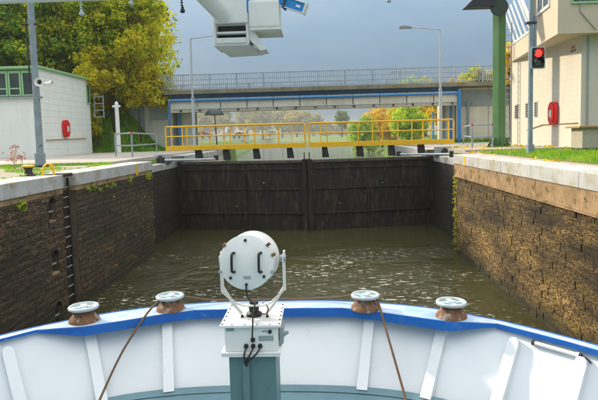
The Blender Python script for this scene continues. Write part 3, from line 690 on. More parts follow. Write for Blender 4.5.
t = thing('signal_pole', 'slim blue grey pole carrying the red signal on the right quay', 'pole', (7.35, 18.94, 3.78))
MB().tube([(0, 0, 0), (0, 0, 6.2)], [.085, .07], 12).build('shaft', M_pole, t, True); MB().box(-.16, .16, -.16, .16, 0, .05).build('base_plate', M_black, t)
MB().box(-.1, .1, -.11, .1, .05, .36).build('base_sleeve', M_pole, t, bevel=.01)
MB().box(-.18, .16, -.1, .1, 4.44, 4.50).build('clamp', M_black, t); MB().box(.10, .17, -.08, .03, 3.65, 4.7).build('antenna', M_pole, t, bevel=.02)
sg = thing('traffic_signal', 'two lamp signal showing red on the right quay pole', 'signal', (7.50, 18.72, 7.05))
def rrect(w_, h_, r_, n=5):
    p = []
    for cx_, cz_, a0 in ((w_-r_, h_-r_, 0), (-w_+r_, h_-r_, 90), (-w_+r_, -h_+r_, 180), (w_-r_, -h_+r_, 270)):
        for k in range(n+1): a = R(a0+90*k/n); p.append((cx_+r_*math.cos(a), cz_+r_*math.sin(a)))
    return p
MB().prism(rrect(.24, .37, .06), 'y', -.02, .0).build('border_plate', M_disc, sg, bevel=.004)
MB().prism(rrect(.20, .33, .05), 'y', -.035, -.021).build('backing_board', M_rub, sg)
MB().box(-.17, .17, .0, .16, -.3, .3).build('housing', M_rub, sg, bevel=.02)
for z, mm, nm in ((.15, emit('red_signal_light', (1, .02, .015), 1.6), 'lit_red_lens'), (-.15, M_glass, 'unlit_lens')):
    MB().lathe([(.13, 0), (.11, -.03), (.05, -.045), (.001, -.05)], (0, -.036, z), 'y', 20).build(nm, mm, sg, True)
    mb = MB(); n = 14; ra = []
    for rr_, dd in ((.145, 0), (.145, -.16)): ra.append([(rr_*math.cos(math.pi*(k/(n-1))*1.2-.3), -.036+dd*(1), z+rr_*math.sin(math.pi*(k/(n-1))*1.2-.3)) for k in range(n)])
    mb.loft(ra).build('visor', M_rub, sg, solid=.008)

gc = thing('green_column', 'thick green steel column with flanged foot on the right quay', 'column', (8.73, 26.3, 3.87))
n = 6; poly = [(.33*math.cos(R(8+60*k)), .33*math.sin(R(8+60*k))) for k in range(n)]
MB().prism(poly, 'z', 0.05, 8.5).build('shaft', M_grn, gc, bevel=.02); MB().lathe([(.56, 0), (.56, .06)], (0, 0, 0), 'z', 6).build('base_plate', M_grn, gc)
for k in range(6):
    a = R(30+60*k); c, s = math.cos(a), math.sin(a)
    MB().add([(c*.3-s*.015, s*.3+c*.015, .06), (c*.54-s*.015, s*.54+c*.015, .06), (c*.3-s*.015, s*.3+c*.015, .5), (c*.3+s*.015, s*.3-c*.015, .06), (c*.54+s*.015, s*.54-c*.015, .06), (c*.3+s*.015, s*.3-c*.015, .5)],
             [(0, 1, 2), (5, 4, 3), (0, 3, 4, 1), (1, 4, 5, 2), (2, 5, 3, 0)]).build('gusset', M_grn, gc)
    MB().lathe([(.035, 0), (.035, .07)], (c*.48*.95-s*.12, s*.48*.95+c*.12, .06), 'z', 6).build('bolt', M_black, gc)
fl = thing('floodlight_hood', 'dark angular floodlight hood mounted on the green column', 'floodlight', (8.2, 25.95, 10.35))
MB().prism([(-1.25, 0), (.1, 0), (.1, .75), (-.45, .75)], 'y', -.35, .3).build('hood', M_navy, fl, bevel=.02)
MB().lathe([(.40, -.06), (.40, .06)], (.34, -.2, -.02), 'y', 20).build('round_reflector', M_dgrn, fl)
MB().box(.1, .3, -.06, .06, .1, .5).build('bracket', M_galv, fl)

lad = thing('cage_ladder', 'slim grey access ladder between green column and cream building', 'ladder', (10.05, 29.6, 3.87))
for s in (0, .42): MB().box(s-.03, s+.03, -.03, .03, 0, 6.5).build('side_rail', M_galv, lad)
rg0 = None
for k in range(20):
    if rg0 is None: rg0 = MB().tube([(0, 0, 0), (.42, 0, 0)], .018, 6).build('rung', M_galv, lad, loc=(0, 0, .25))
    else: inst('rung', rg0.data, lad, (0, 0, .25+k*.31))

def streetlamp(label, x, y, z0, h, arm, ln):
    t = thing('street_lamp', label, 'street lamp', (x, y, z0), 'street lamps by the gate')
    MB().tube([(0, 0, 0), (0, 0, h*.48)], .10, 10).build('lower_pole', M_lpole, t, True)
    MB().tube([(0, 0, h*.48), (0, 0, h-.05), (arm*.06, 0, h)], .062, 10).build('upper_pole', M_lpole, t, True)
    MB().lathe([(.11, 0), (.12, .05), (.08, .14)], (0, 0, h*.48-.05), 'z', 10).build('collar', M_pole, t)
    MB().tube([(arm*.06, 0, h), (arm*ln, 0, h+.16)], .035, 8).build('arm', M_lpole, t, True)
    x0, x1 = sorted((arm*ln*.98, arm*(ln+.75))); zc = h+.17
    MB().prism([(x0, zc-.07), (x1, zc-.06), (x1, zc+.02), ((x0+x1)/2, zc+.10), (x0, zc+.08)], 'y', -.11, .11).build('lamp_head', M_pole, t, bevel=.015)
    MB().box(x0+.06, x1-.06, -.08, .08, zc-.085, zc-.071).build('lens', M_wframe, t)
streetlamp('street lamp with arm reaching behind the radar on the left', -7.75, 34, 3.78, 7.1, 1, 1.75)
streetlamp('street lamp with arm pointing left above the bridge railing', 7.7, 34, 3.85, 7.1, -1, 1.75)
bl = thing('street_lamp', 'small far street lamp on the bridge deck', 'street lamp', (8.7, 46, 8.26))
MB().tube([(0, 0, 0), (0, 0, 1.45), (-.1, 0, 1.52), (-1.9, 0, 1.55)], .05, 8).build('pole', M_lpole, bl, True); MB().box(-2.5, -1.85, -.1, .1, 1.5, 1.6).build('lamp_head', M_lpole, bl, bevel=.02)
dm = thing('dome_lamp', 'dark mushroom shaped lamp on thin pole beyond the left walkway', 'street lamp', (-6.95, 37.5, 3.78))
MB().tube([(0, 0, 0), (-.12, 0, 2.5)], [.05, .035], 8).build('pole', M_dgrn, dm, True)
MB().lathe([(.68, 0), (.66, .05), (.55, .22), (.38, .36), (.18, .44), (.001, .46)], (-.12, 0, 2.48), 'z', 22).build('dome', M_dgrn, dm, True)

def qrail(label, pts, h, z, redtop=True):
    t = thing('quay_railing', label, 'railing', (pts[0][0], pts[0][1], z)); o = pts[0]
    lp_ = [(p[0]-o[0], p[1]-o[1]) for p in pts]
    for a, b in zip(lp_[:-1], lp_[1:]):
        MB().tube([(*a, h), (*b, h)], .038, 8).build('top_rail', M_galv, t, True); MB().tube([(*a, h*.48), (*b, h*.48)], .032, 8).build('mid_rail', M_galv, t, True)
    for p in lp_:
        MB().tube([(*p, 0), (*p, h)], .042, 8).build('post', M_galv, t, True)
        if redtop: MB().tube([(*p, h-.03), (*p, h+.05)], .055, 8).build('red_cap', M_red, t)
qrail('grey tube railing with red caps on the left quay', [(-10.19, 27.03), (-8.61, 24.91), (-9.85, 32.92)], 1.12, 3.86)
qrail('grey tube railing with red caps beside the green column', [(9.03, 33.7), (7.3, 25.76), (8.3, 25.9)], 1.08, 3.87)
wp = thing('white_post', 'white concrete post with small cross head on the left quay', 'post', (-13.13, 35.4, 3.86))
MB().tube([(0, 0, 0), (0, 0, 3.2)], [.15, .12], 10).build('shaft', M_wallL, wp, True); MB().box(-.28, .24, -.06, .06, 2.98, 3.12).build('cross_bar', M_wallL, wp, bevel=.02)
MB().lathe([(.13, 0), (.08, .14), (.001, .18)], (0, 0, 3.2), 'z', 10).build('cap', M_wallL, wp)
bo = thing('mooring_bollard', 'black mooring bollard with yellow top on the left quay edge', 'bollard', (-7.5, 13.75, 3.775))
MB().lathe([(.17, 0), (.17, .03), (.11, .06), (.085, .14), (.11, .2), (.14, .22)], (0, 0, 0), 'z', 18).build('shaft', M_black, bo, True)
MB().lathe([(.145, 0), (.16, .02), (.155, .045), (.10, .065), (.001, .07)], (0, 0, .222), 'z', 18).build('head', M_yelw, bo, True)
hs_ = thing('yellow_hoop', 'yellow tube hoop arching out of the quay beside the ladder', 'hoop', (-7.13, 13.75, 3.775))
MB().tube([(-.0, -.02, -.02), (.0, .0, .12), (.03, .03, .24), (.09, .07, .30), (.15, .11, .28), (.20, .15, .18), (.22, .17, -.02)], .028, 10).build('tube', M_yel, hs_, True)
MB().box(.17, .19, .2, .22, -.02, .3).build('stake', M_yel, hs_)

# ================================================================ SHIP
XC = -.75
def dense(c, n=4):
    P_ = [(-c[1][0], c[1][1])]+list(c)+[(2*c[-1][0]-c[-2][0], 2*c[-1][1]-c[-2][1])]; r_ = []
    for i in range(1, len(P_)-2):
        for k in range(n):
            t_ = k/n; q = []
            for a in (0, 1):
                p0, p1, p2, p3 = (P_[i+m][a] for m in (-1, 0, 1, 2)); q.append(.5*(2*p1+(p2-p0)*t_+(2*p0-5*p1+4*p2-p3)*t_*t_+(3*p1-p0-3*p2+p3)*t_**3))
            r_.append(tuple(q))
    return r_+[c[-1]]
OUT = [(0, 7.93), (.5, 7.92), (1.05, 7.86), (1.6, 7.74), (2.1, 7.56), (2.5, 7.34), (2.8, 7.13), (3.08, 6.91), (3.4, 6.60), (3.7, 6.27), (4.0, 5.90), (4.4, 5.30), (4.8, 4.50), (5.15, 3.3), (5.35, 1.5), (5.4, -1), (5.4, -5)]
INN = [(0, 7.58), (.5, 7.58), (1.05, 7.56), (1.5, 7.39), (1.97, 7.15), (2.42, 6.93), (2.72, 6.89), (3.0, 6.83), (3.30, 6.52), (3.6, 6.2), (3.9, 5.83), (4.29, 5.25), (4.69, 4.46), (5.04, 3.28), (5.24, 1.5), (5.29, -1), (5.29, -5)]
INSET = [.95, .95, .93, .90, .86, .82, .78, .74, .68, .62, .56, .48, .40, .32, .26, .24, .24]
KEY = OUT; NK = len(OUT)
OUT = dense(OUT); INSET = list(np.interp(np.arange(len(OUT))/4, np.arange(NK), INSET))
INN = [((INN[i//4][0]*(4-i % 4)+INN[min(i//4+1, NK-1)][0]*(i % 4))/4, (INN[i//4][1]*(4-i % 4)+INN[min(i//4+1, NK-1)][1]*(i % 4))/4) for i in range(len(OUT))]
def full(c): return [(-d, y) for d, y in c[:0:-1]]+list(c)
def normals(c):
    f_ = full(c); k0 = len(c)-1; ns = []
    for i in range(len(c)):
        a, b = f_[k0+i-1], f_[min(k0+i+1, len(f_)-1)]; t_ = Vector((b[0]-a[0], b[1]-a[1])).normalized(); ns.append((t_.y, -t_.x))   # inward
    return ns
NN = normals(OUT)
def inset(vals): return [(d+n_[0]*v, y+n_[1]*v) for (d, y), n_, v in zip(OUT, NN, vals)]
ZR, ZD = 2.16, 1.25
BT = inset([.07]*len(OUT)); BB = inset(INSET); WLN = inset([1.7*(v/.95)+.05 for v in INSET])
ship = thing('ship_bow', 'white ship bow with blue edged rail filling the foreground', 'ship', (XC, 0, 0))
def row(c, z): return [(d, y, z) for d, y in full(c)]
MB().loft([row(BT, ZR-.06), row([((a[0]+b[0])/2+.0, (a[1]+b[1])/2) for a, b in zip(BT, BB)], (ZR+ZD)/2-.03), row(BB, ZD-.05)]).build('bulwark', M_white, ship, True)
MB().loft([row(inset([.02]*len(OUT)), ZR-.05), row(inset([.02+.35*v for v in INSET]), 1.4), row(WLN, -.6)]).build('hull', M_white, ship, True, solid=.03)
dk = full(BB); MB().add([(x, y, ZD) for x, y in dk], [tuple(range(len(dk)))]).build('deck', M_deck, ship)
# margin plate at deck edge
MB().loft([row(inset([v+.01 for v in INSET]), ZD+.06), row(inset([v+.10 for v in INSET]), ZD+.012)]).build('waterway_strip', M_deck, ship, solid=.006)
# rail cap: bow shelf and side rails
mb = MB(); O_, I_ = full(OUT), full(INN); n = len(O_)
for zz in (0,):
    vs_ = [(x, y, ZR) for x, y in O_]+[(x, y, ZR) for x, y in I_]+[(x, y, ZR-.05) for x, y in O_]+[(x, y, ZR-.05) for x, y in I_]
    fs = []
    for i in range(n-1):
        fs += [(i, i+1, n+i+1, n+i), (2*n+i+1, 2*n+i, 3*n+i, 3*n+i+1), (i+1, i, 2*n+i, 2*n+i+1), (n+i, n+i+1, 3*n+i+1, 3*n+i)]
    mb.add(vs_, fs)
mb.build('rail_cap', M_cap, ship)
# blue inner fascia of the shelf
sel = [p for p in I_ if abs(p[0]) <= 3.01]
fas = MB().loft([[(x, y-.012, ZR-.003) for x, y in sel], [(x, y-.012, ZR-(.125 if abs(x) < 2.45 else .125-.085*(abs(x)-2.45)/.56)) for x, y in sel]]).build('blue_fascia', M_blue, ship, solid=.016)
for sgn in (-1, 1):
    sd_ = [(p[0]*sgn, p[1]) for p in INN if p[0] >= 3.0]
    MB().loft([[(x-sgn*.010, y-.01, ZR+.004) for x, y in sd_], [(x-sgn*.010, y-.01, ZR-(.03 if sgn < 0 else .06)) for x, y in sd_]]).build('blue_rail_edge', M_blue, ship, solid=.016)
    so = [(p[0]*sgn, p[1]) for p in OUT]
MB().loft([[(x, y+.006, ZR+.006) for x, y in O_], [(x, y+.006, ZR-.10) for x, y in O_]]).build('blue_outer_edge', M_blue, ship, solid=.022)
# ribs
def at(c, d):
    s = 1 if d >= 0 else -1; d = abs(d); i = 0
    for i in range(len(c)-1):
        if OUT[i][0] <= d <= OUT[i+1][0]: break
    f_ = (d-OUT[i][0])/(OUT[i+1][0]-OUT[i][0]); return Vector(((c[i][0]+(c[i+1][0]-c[i][0])*f_)*s, c[i][1]+(c[i+1][1]-c[i][1])*f_, 0))
def nat(d):
    s = 1 if d >= 0 else -1; d = abs(d)
    for i in range(len(OUT)-1):
        if OUT[i][0] <= d <= OUT[i+1][0]: break
    f_ = (d-OUT[i][0])/(OUT[i+1][0]-OUT[i][0]); v = Vector((NN[i][0]*(1-f_)+NN[i+1][0]*f_, NN[i][1]*(1-f_)+NN[i+1][1]*f_, 0)).normalized(); v.x *= s; return v
for d in (-4.05, -3.36, -2.55, -1.53, 1.5, 2.5, 3.27, 3.82, 4.35, 4.8, 5.15, -4.6, -5.1):
    T, B, nv = at(BT, d), at(BB, d), nat(d); tg = Vector((-nv.y, nv.x, 0))
    T.z = ZR-.10; B.z = ZD-.02; dep = .10; hwid = .070
    ax = (T-B).normalized(); pn = ax.cross(tg).normalized()
    if pn.dot(nv) < 0: pn = -pn
    L_ = (T-B).length; prof = [(0, hwid), (L_*.84, hwid), (L_*.90, hwid*.82), (L_*.93, hwid*.4), (L_*.935, 0)]
    left = [(h, q) for h, q in prof]; right = [(h, -q) for h, q in prof[::-1][1:]]
    pl_ = left+right; k = len(pl_)
    vs_ = [B+ax*h+tg*q+pn*dep for h, q in pl_]+[B+ax*h+tg*q for h, q in pl_]
    MB().add(vs_, [tuple(range(k)), tuple(range(k, 2*k))[::-1]]+[(i, (i+1) % k, k+(i+1) % k, k+i) for i in range(k)]).build('rib', M_white, ship)
for d in (-3.75, -3.0, -2.05, -.85, -.2, .6, 1.95, 2.95, 3.55, 4.1):
    T, B, nv = at(BT, d), at(BB, d), nat(d); T.z = ZR-.06; B.z = ZD-.05; MB().tube([B+nv*.001, T+nv*.001], .0045, 6).build('weld_seam', M_white, ship, True)
# fairleads on the rail
def fairlead(label, x, y):
    t = thing('roller_fairlead', label, 'fairlead', (x, y, ZR), 'roller fairleads on the bow rail', random.uniform(0, 2))
    MB().lathe([(.205, 0), (.20, .035), (.165, .085), (.14, .12), (.135, .14)], (0, 0, 0), 'z', 28).build('rusty_base', M_rust, t, True)
    MB().lathe([(.13, .14), (.125, .155), (.15, .185), (.185, .20)], (0, 0, 0), 'z', 28).build('roller', M_rust, t, True)
    t.scale = (1, 1, .86)
    hd = MB().lathe([(.185, .2), (.20, .205), (.202, .235), (.19, .248), (.165, .248), (.155, .232), (.06, .232), (.055, .246), (.001, .248)], (0, 0, 0), 'z', 32).build('head', M_disc, t, True)
    for k in range(4):
        a0 = R(90*k+25); a1 = R(90*k+75); m_ = 6
        pts_ = [(.148*math.cos(a0+(a1-a0)*i/m_), .148*math.sin(a0+(a1-a0)*i/m_)) for i in range(m_+1)]+[(.085*math.cos(a1+(a0-a1)*i/m_), .085*math.sin(a1+(a0-a1)*i/m_)) for i in range(m_+1)]
        MB().prism(pts_, 'z', .2322, .236).build('slot', M_slot, hd)
fairlead('rusty roller fairlead, leftmost of the four on the bow rail', -3.26, 7.16)
fairlead('rusty roller fairlead left of the searchlight where the dark rope drops', -2.18, 7.60)
fairlead('rusty roller fairlead right of the searchlight where the tan rope drops', .63, 7.50)
fairlead('rusty roller fairlead, rightmost of the four on the bow rail', 1.74, 7.12)
rp_ = [(-2.85, 6.42, 1.27), (-2.86, 6.6, 1.32), (-2.73, 6.98, 1.72), (-2.55, 7.15, 2.02), (-2.42, 7.3, 2.22), (-2.33, 7.45, 2.31), (-2.31, 7.58, 2.33), (-2.27, 7.71, 2.325), (-2.18, 7.76, 2.32), (-2.0, 7.80, 2.28), (-1.6, 7.86, 2.20), (-1.0, 7.9, 2.19), (-.3, 7.9, 2.19), (.25, 7.84, 2.22), (.48, 7.69, 2.31), (.6, 7.655, 2.325), (.70, 7.62, 2.33), (.77, 7.52, 2.33), (.79, 7.42, 2.31), (.82, 7.3, 2.21), (.86, 7.12, 2.02), (.93, 6.9, 1.74), (1.0, 6.72, 1.45), (1.04, 6.55, 1.28)]
def smooth(pts, it=2):
    P_ = [Vector(p) for p in pts]
    for _ in range(it):
        Q = [P_[0]]
        for a, b in zip(P_[:-1], P_[1:]): Q += [a*.75+b*.25, a*.25+b*.75]
        P_ = Q+[P_[-1]]
    return P_
o = MB().tube(smooth(rp_), .0155, 8).build('mooring_rope', M_rope, None, True); tag(o, 'thin brown rope looped over the two middle fairleads', 'rope')
pa, pb_ = at(OUT, 3.36)+nat(3.36)*.15, at(OUT, 3.88)+nat(3.88)*.15
ft = thing('tube_light', 'white tube light fixed under the right bow rail', 'lamp', (XC+(pa.x+pb_.x)/2, (pa.y+pb_.y)/2, 2.045))
v = (pb_-pa).normalized()
MB().tube([-v*.27, v*.22], .026, 10).build('tube', M_whitew, ft, True); MB().tube([-v*.30, -v*.27], .032, 10).build('end_cap', M_rub, ft); MB().tube([v*.22, v*.25], .034, 10).build('end_cap', M_whitew, ft); MB().tube([v*.25, v*.275], .03, 10).build('end_cap', M_rub, ft)
MB().tube(smooth([v*.27, v*.33+Vector((0, 0, -.005)), v*.38+Vector((0, 0, -.05))]), .008, 6).build('cable', M_rub, ft)

# pedestal and searchlight
pd = thing('searchlight_pedestal', 'teal pedestal with white junction box under the searchlight', 'pedestal', (-.755, 5.95, ZD))
MB().box(-.255, .255, -.29, .25, 0, 1.02).build('column', M_teal, pd, bevel=.008)
MB().box(-.32, .31, -.36, .33, 1.022, 1.045).build('flange', M_whitew, pd, bevel=.004); MB().box(-.325, .315, -.365, .335, 1.048, 1.072).build('flange', M_whitew, pd, bevel=.004)
bx = MB().box(-.285, .285, -.335, .30, 1.074, 1.345).build('junction_box', M_whitew, pd, bevel=.006)
lid = MB().box(-.33, .325, -.375, .345, 1.347, 1.375).build('lid', M_whitew, pd, bevel=.005)
for k in range(6):
    for s in (-1, 1): MB().lathe([(.010, 0), (.010, .008)], (s*.305, -.34+k*.13, 1.375), 'z', 6).build('screw', M_black, lid)
for k in range(4): MB().lathe([(.010, 0), (.010, .008)], (-.2+k*.135, -.355, 1.375), 'z', 6).build('screw', M_galv, lid)
for x_, y_ in ((-.12, -.12), (.16, -.12)): MB().lathe([(.016, 0), (.014, .03)], (x_, y_, 1.375), 'z', 10).build('knob', M_rub, lid)
for x0, x1, z0, z1 in ((-.265, -.18, 1.30, 1.335), (.08, .24, 1.19, 1.245), (.12, .18, 1.285, 1.30)): MB().box(x0, x1, -.3395, -.3355, z0, z1).build('label_plate', M_corr, bx)
MB().lathe([(.02, -.02), (.02, 0)], (.205, -.336, 1.292), 'y', 12).build('knob', M_rub, bx)
for x_, z_ in ((-.055, 1.135), (.02, 1.135), (.095, 1.135), (.02, 1.205)): MB().lathe([(.022, -.03), (.026, 0)], (x_, -.336, z_), 'y', 12).build('cable_gland', M_rub, bx)
MB().box(.295, .335, -.2, .05, 1.1, 1.28).build('hinge_plate', M_galv, bx); MB().tube([(.33, -.2, 1.2), (.39, -.22, 1.24)], .02, 8).build('latch', M_galv, bx)
MB().box(-.10, -.03, -.345, -.292, -.0, .93).build('cable_trunk', M_teal, pd, bevel=.006)
for k, x_ in enumerate((-.055, .02, .095)):
    MB().tube(smooth([(x_, -.36, 1.135), (x_, -.40, 1.12), (x_*.8-.03, -.42, 1.06), (-.065+k*.006, -.38, .97), (-.065+k*.006, -.325, .90)]), .0095, 8).build('cable', M_rub, pd, True)
MB().tube(smooth([(.02, -.36, 1.205), (.02, -.41, 1.25), (.03, -.41, 1.36), (.035, -.38, 1.5), (.04, -.2, 1.56)]), .008, 8).build('cable', M_rub, pd, True)

sl = thing('searchlight', 'round white searchlight in a yoke on top of the pedestal', 'searchlight', (-.75, 5.90, ZD+1.375))
cz = .645
body = MB().lathe([(.285, -.28), (.292, -.275), (.292, -.25), (.283, -.245), (.283, .10), (.30, .105), (.30, .13), (.25, .135), (.001, .12)], (0, 0, 0), 'y', 40).build('drum', M_whitew, sl, True, loc=(-.012, 0, cz), rot=(R(-5), 0, R(-4)))
for x_ in (-.145, .145):
    MB().tube(smooth([(x_+.02, -.28, .10), (x_, -.32, .10), (x_, -.335, .06), (x_, -.335, -.06), (x_, -.32, -.10), (x_+.02, -.28, -.10)]), .014, 8).build('handle', M_rub, body, True)
MB().box(-.03, .045, -.288, -.281, -.175, -.145).build('label_plate', M_corr, body)
for x_, z_ in ((-.005, .235), (-.17, -.165), (.19, -.15), (0, -.235)): MB().lathe([(.014, -.02), (.016, 0)], (x_, -.28, z_), 'y', 10).build('stud', M_rub, body)
for a in (38, 142, 200, -20, 15):
    c, s = math.cos(R(a)), math.sin(R(a)); MB().box(-.018, .018, -.05, .03, -.016, .016).build('clamp', M_rust if a in (38, 142, 15) else M_galv, body, bevel=.004, loc=(c*.30, -.24, s*.30), rot=(0, -R(a), 0))
MB().tube(smooth([(0, -.30, -.235), (.005, -.32, -.30), (.01, -.28, -.38), (.03, -.15, -.45)]), .010, 8).build('cable', M_rub, body, True)
def strap(pts, w_, th):
    mb = MB(); P_ = [Vector((p[0], 0, p[1])) for p in pts]; rows_ = []
    for yy in (-w_/2, w_/2): rows_.append([(p.x, yy, p.z) for p in P_])
    return mb.loft(rows_)
strap([(-.345, .70), (-.345, .30), (-.20, .16), (-.10, .13), (.10, .13), (.20, .16), (.345, .30), (.345, .70)], .06, .012).build('yoke', M_whitew, sl, solid=.014, loc=(0, -.05, 0))
for s in (-1, 1):
    MB().box(-.012, .012, -.03, .03, -.03, .42).build('yoke_arm', M_whitew, sl, bevel=.005, loc=(s*.352, .05, .30))
    MB().lathe([(.04, -.03), (.04, .035)], (0, 0, 0), 'x', 12).build('pivot', M_galv, sl, loc=(s*.34, 0, cz))
    MB().tube([(s*.352, .05, .32), (s*.22, .0, .12), (s*.14, 0, .02)], .018, 8).build('yoke_leg', M_whitew, sl, True)
MB().lathe([(.09, 0), (.085, .03), (.055, .05), (.06, .10), (.05, .13), (.05, .16)], (0, 0, 0), 'z', 18).build('swivel_base', M_rub, sl, True)
MB().tube(smooth([(.05, -.06, .06), (.15, -.10, .03), (.17, -.02, .10), (.10, 0, .14)]), .007, 6).build('cable', M_rub, sl, True)

# ---- radar and yard hanging into the top of the picture
rd = thing('radar_mast', 'white radar housing with blue antenna hanging over the bow', 'radar', (-1.02, 7.6, 6.2))
def rb_(name, x0, x1, y0, y1, z0, z1, m, bev=.012, par=rd): return MB().box(x0, x1, y0, y1, z0, z1).build(name, m, par, bevel=bev)
hs2 = rb_('housing_front', -.35, .12, -.12, -.08, -.02, .62, M_radar)
rb_('housing_side', -.37, -.33, -.1, .5, -.32, .62, M_radar); rb_('housing_side', .08, .125, -.1, .5, -.30, .62, M_radar)
rb_('housing_back', -.33, .08, .46, .5, -.32, .62, M_radar); rb_('inner_back', -.328, .078, .08, .10, -.30, -.02, M_louv, 0)
rb_('slat', -.33, .08, -.08, .04, -.155, -.125, M_radar, .006)
rb_('recess_sill', -.33, .08, -.115, .3, -.29, -.215, M_radar, .008)
MB().add([(-.345, -.10, -.292), (.10, -.10, -.292), (.27, .34, -.37), (-.22, .36, -.38), (-.345, -.09, -.32), (.10, -.09, -.32), (.27, .35, -.40), (-.22, .37, -.41)], [(0, 1, 2, 3), (7, 6, 5, 4), (0, 4, 5, 1), (1, 5, 6, 2), (2, 6, 7, 3), (3, 7, 4, 0)]).build('lower_lip', M_radar, rd)
MB().prism([(.126, .02), (.20, -.14), (.36, -.385), (.27, -.40), (.126, -.25)], 'y', -.09, .30).build('side_gusset', M_radar, rd, bevel=.01)
rb_('gear_box', .13, .55, -.16, .38, -.10, .27, M_radar, .03)
rb_('gear_box_base', .14, .57, -.17, .45, -.135, -.104, M_radar, .008)
rb_('hub', .10, .20, -.13, .3, .1, .62, M_rblue, .03)
ant = MB().box(-.74, .74, -.07, .07, -.06, .06).build('antenna_bar', M_rblue, rd, bevel=.01, loc=(.22, .05, .405), rot=(0, R(21), R(-10)))
for z in (-.072, .060): MB().box(-.75, .75, -.085, -.06, z, z+.012).build('frame_edge', M_radar, ant)
for x_ in (-.75, .735): MB().box(x_, x_+.02, -.09, .07, -.072, .073).build('frame_edge', M_radar, ant)
MB().box(.44, .465, -.09, .09, -.085, .085).build('bracket', M_louv, ant); MB().box(.62, .68, -.0745, -.0705, -.015, .015).build('white_mark', M_wframe, ant)
MB().tube([(-2.2, -5.2, 1.8), (-1.2, -2.4, 1.0), (-.46, -.45, .36), (-.22, -.12, .10), (-.16, -.07, .05)], [.15, .15, .135, .125, .06], 20).build('mast_tube', M_radar, rd, True)
MB().tube([(-2.2, -5.2, -4.95), (-2.2, -5.2, 1.9)], .16, 16).build('mast_post', M_radar, rd, True)
yd = thing('mast_yard', 'white horizontal yard crossing above the bow at the top edge', 'yard', (-.75, 6.0, 6.205))
MB().tube([(-4.6, 0, 0), (4.6, 0, 0)], .045, 10).build('spar', M_radar, yd, True); MB().box(-.25, .05, -.1, .1, -.04, .5).build('clamp', M_radar, yd)
MB().tube([(-.1, 0, .4), (-.4, 1.4, .75)], .05, 8).build('stay', M_radar, yd)
def bulb(label, x, zt, zb, m):
    t = thing('hanging_lamp', label, 'lamp', (x, 6.0, 6.16), 'small lamps hung from the yard'); d = zt-6.16
    MB().tube([(0, 0, 0), (.01, 0, zb+.06-6.16)], .006, 6).build('cord', M_rub if m is M_rub else M_radar, t)
    MB().lathe([(.008, .065), (.016, .06), (.018, .035), (.026, .03), (.028, .008), (.018, -.004), (.001, -.008)], (.01, 0, zb-6.16), 'z', 12).build('bulb_guard', m, t, True)
    for k in range(3): MB().lathe([(.012, 0), (.018, .006), (.012, .012)], (.005, 0, zb+.07-6.16+k*.03), 'z', 8).build('chain_link', m, t)
bulb('small pale lamp hung from the yard before the green trees', -2.57, 6.16, 6.005, M_disc)
bulb('small dark lamp hung from the yard against the sky right of the trees', -1.45, 6.10, 6.0, M_rub)
bulb('small pale lamp hung from the yard before the yellow tree', -2.01, 6.16, 6.10, M_disc)
bulb('small pale lamp hung from the yard at the top right of the radar', .80, 6.10, 6.035, M_disc)

# ================================================================ VEGETATION
def leaves(name, m, parent, clumps, per, size, spread, tint_c, squash=.8, seed=0, jit=.27):
    g = np.random.default_rng(seed); nC = len(clumps); n = nC*per
    c = np.repeat(np.asarray(clumps), per, 0); sp_ = np.repeat(np.broadcast_to(spread, (nC,)), per)
    dv = g.normal(size=(n, 3)); dv /= np.linalg.norm(dv, axis=1, keepdims=True); rad = g.random(n)**.45
    p = c+dv*(rad*sp_)[:, None]*np.array([1, 1, squash])
    nm = dv*.6+g.normal(size=(n, 3))*.7+np.array([0, 0, .35]); nm /= np.linalg.norm(nm, axis=1, keepdims=True)
    a = np.cross(nm, g.normal(size=(n, 3))); a /= np.linalg.norm(a, axis=1, keepdims=True); b = np.cross(nm, a)
    s = size*g.uniform(.45, 1.5, n)[:, None]; L_ = s*.62; W_ = s*.36
    V = np.stack([p-a*L_, p+b*W_+nm*s*.08, p+a*L_, p-b*W_+nm*s*.08], 1).reshape(-1, 3)
    F_ = np.arange(n*4).reshape(n, 4); tn = np.clip(np.repeat(tint_c, per)+g.normal(size=n)*jit, 0, 1)
    return raw(name, V, F_, m, parent, tn)
def crown_clumps(c, rx, ry, rz, n, g, lo=-.75, lobes=7):
    lob = g.normal(size=(lobes, 3)); lob /= np.linalg.norm(lob, axis=1, keepdims=True); amp = g.uniform(.75, 1.15, lobes); res = []
    while len(res) < n:
        d = g.normal(size=3); d /= np.linalg.norm(d)
        if d[2] < lo: continue
        k = np.argmax(lob@d); r_ = amp[k]*(g.random()**.33)*(1 if g.random() < .8 else .6); res.append(np.array(c)+d*r_*np.array([rx, ry, rz]))
    return np.array(res)
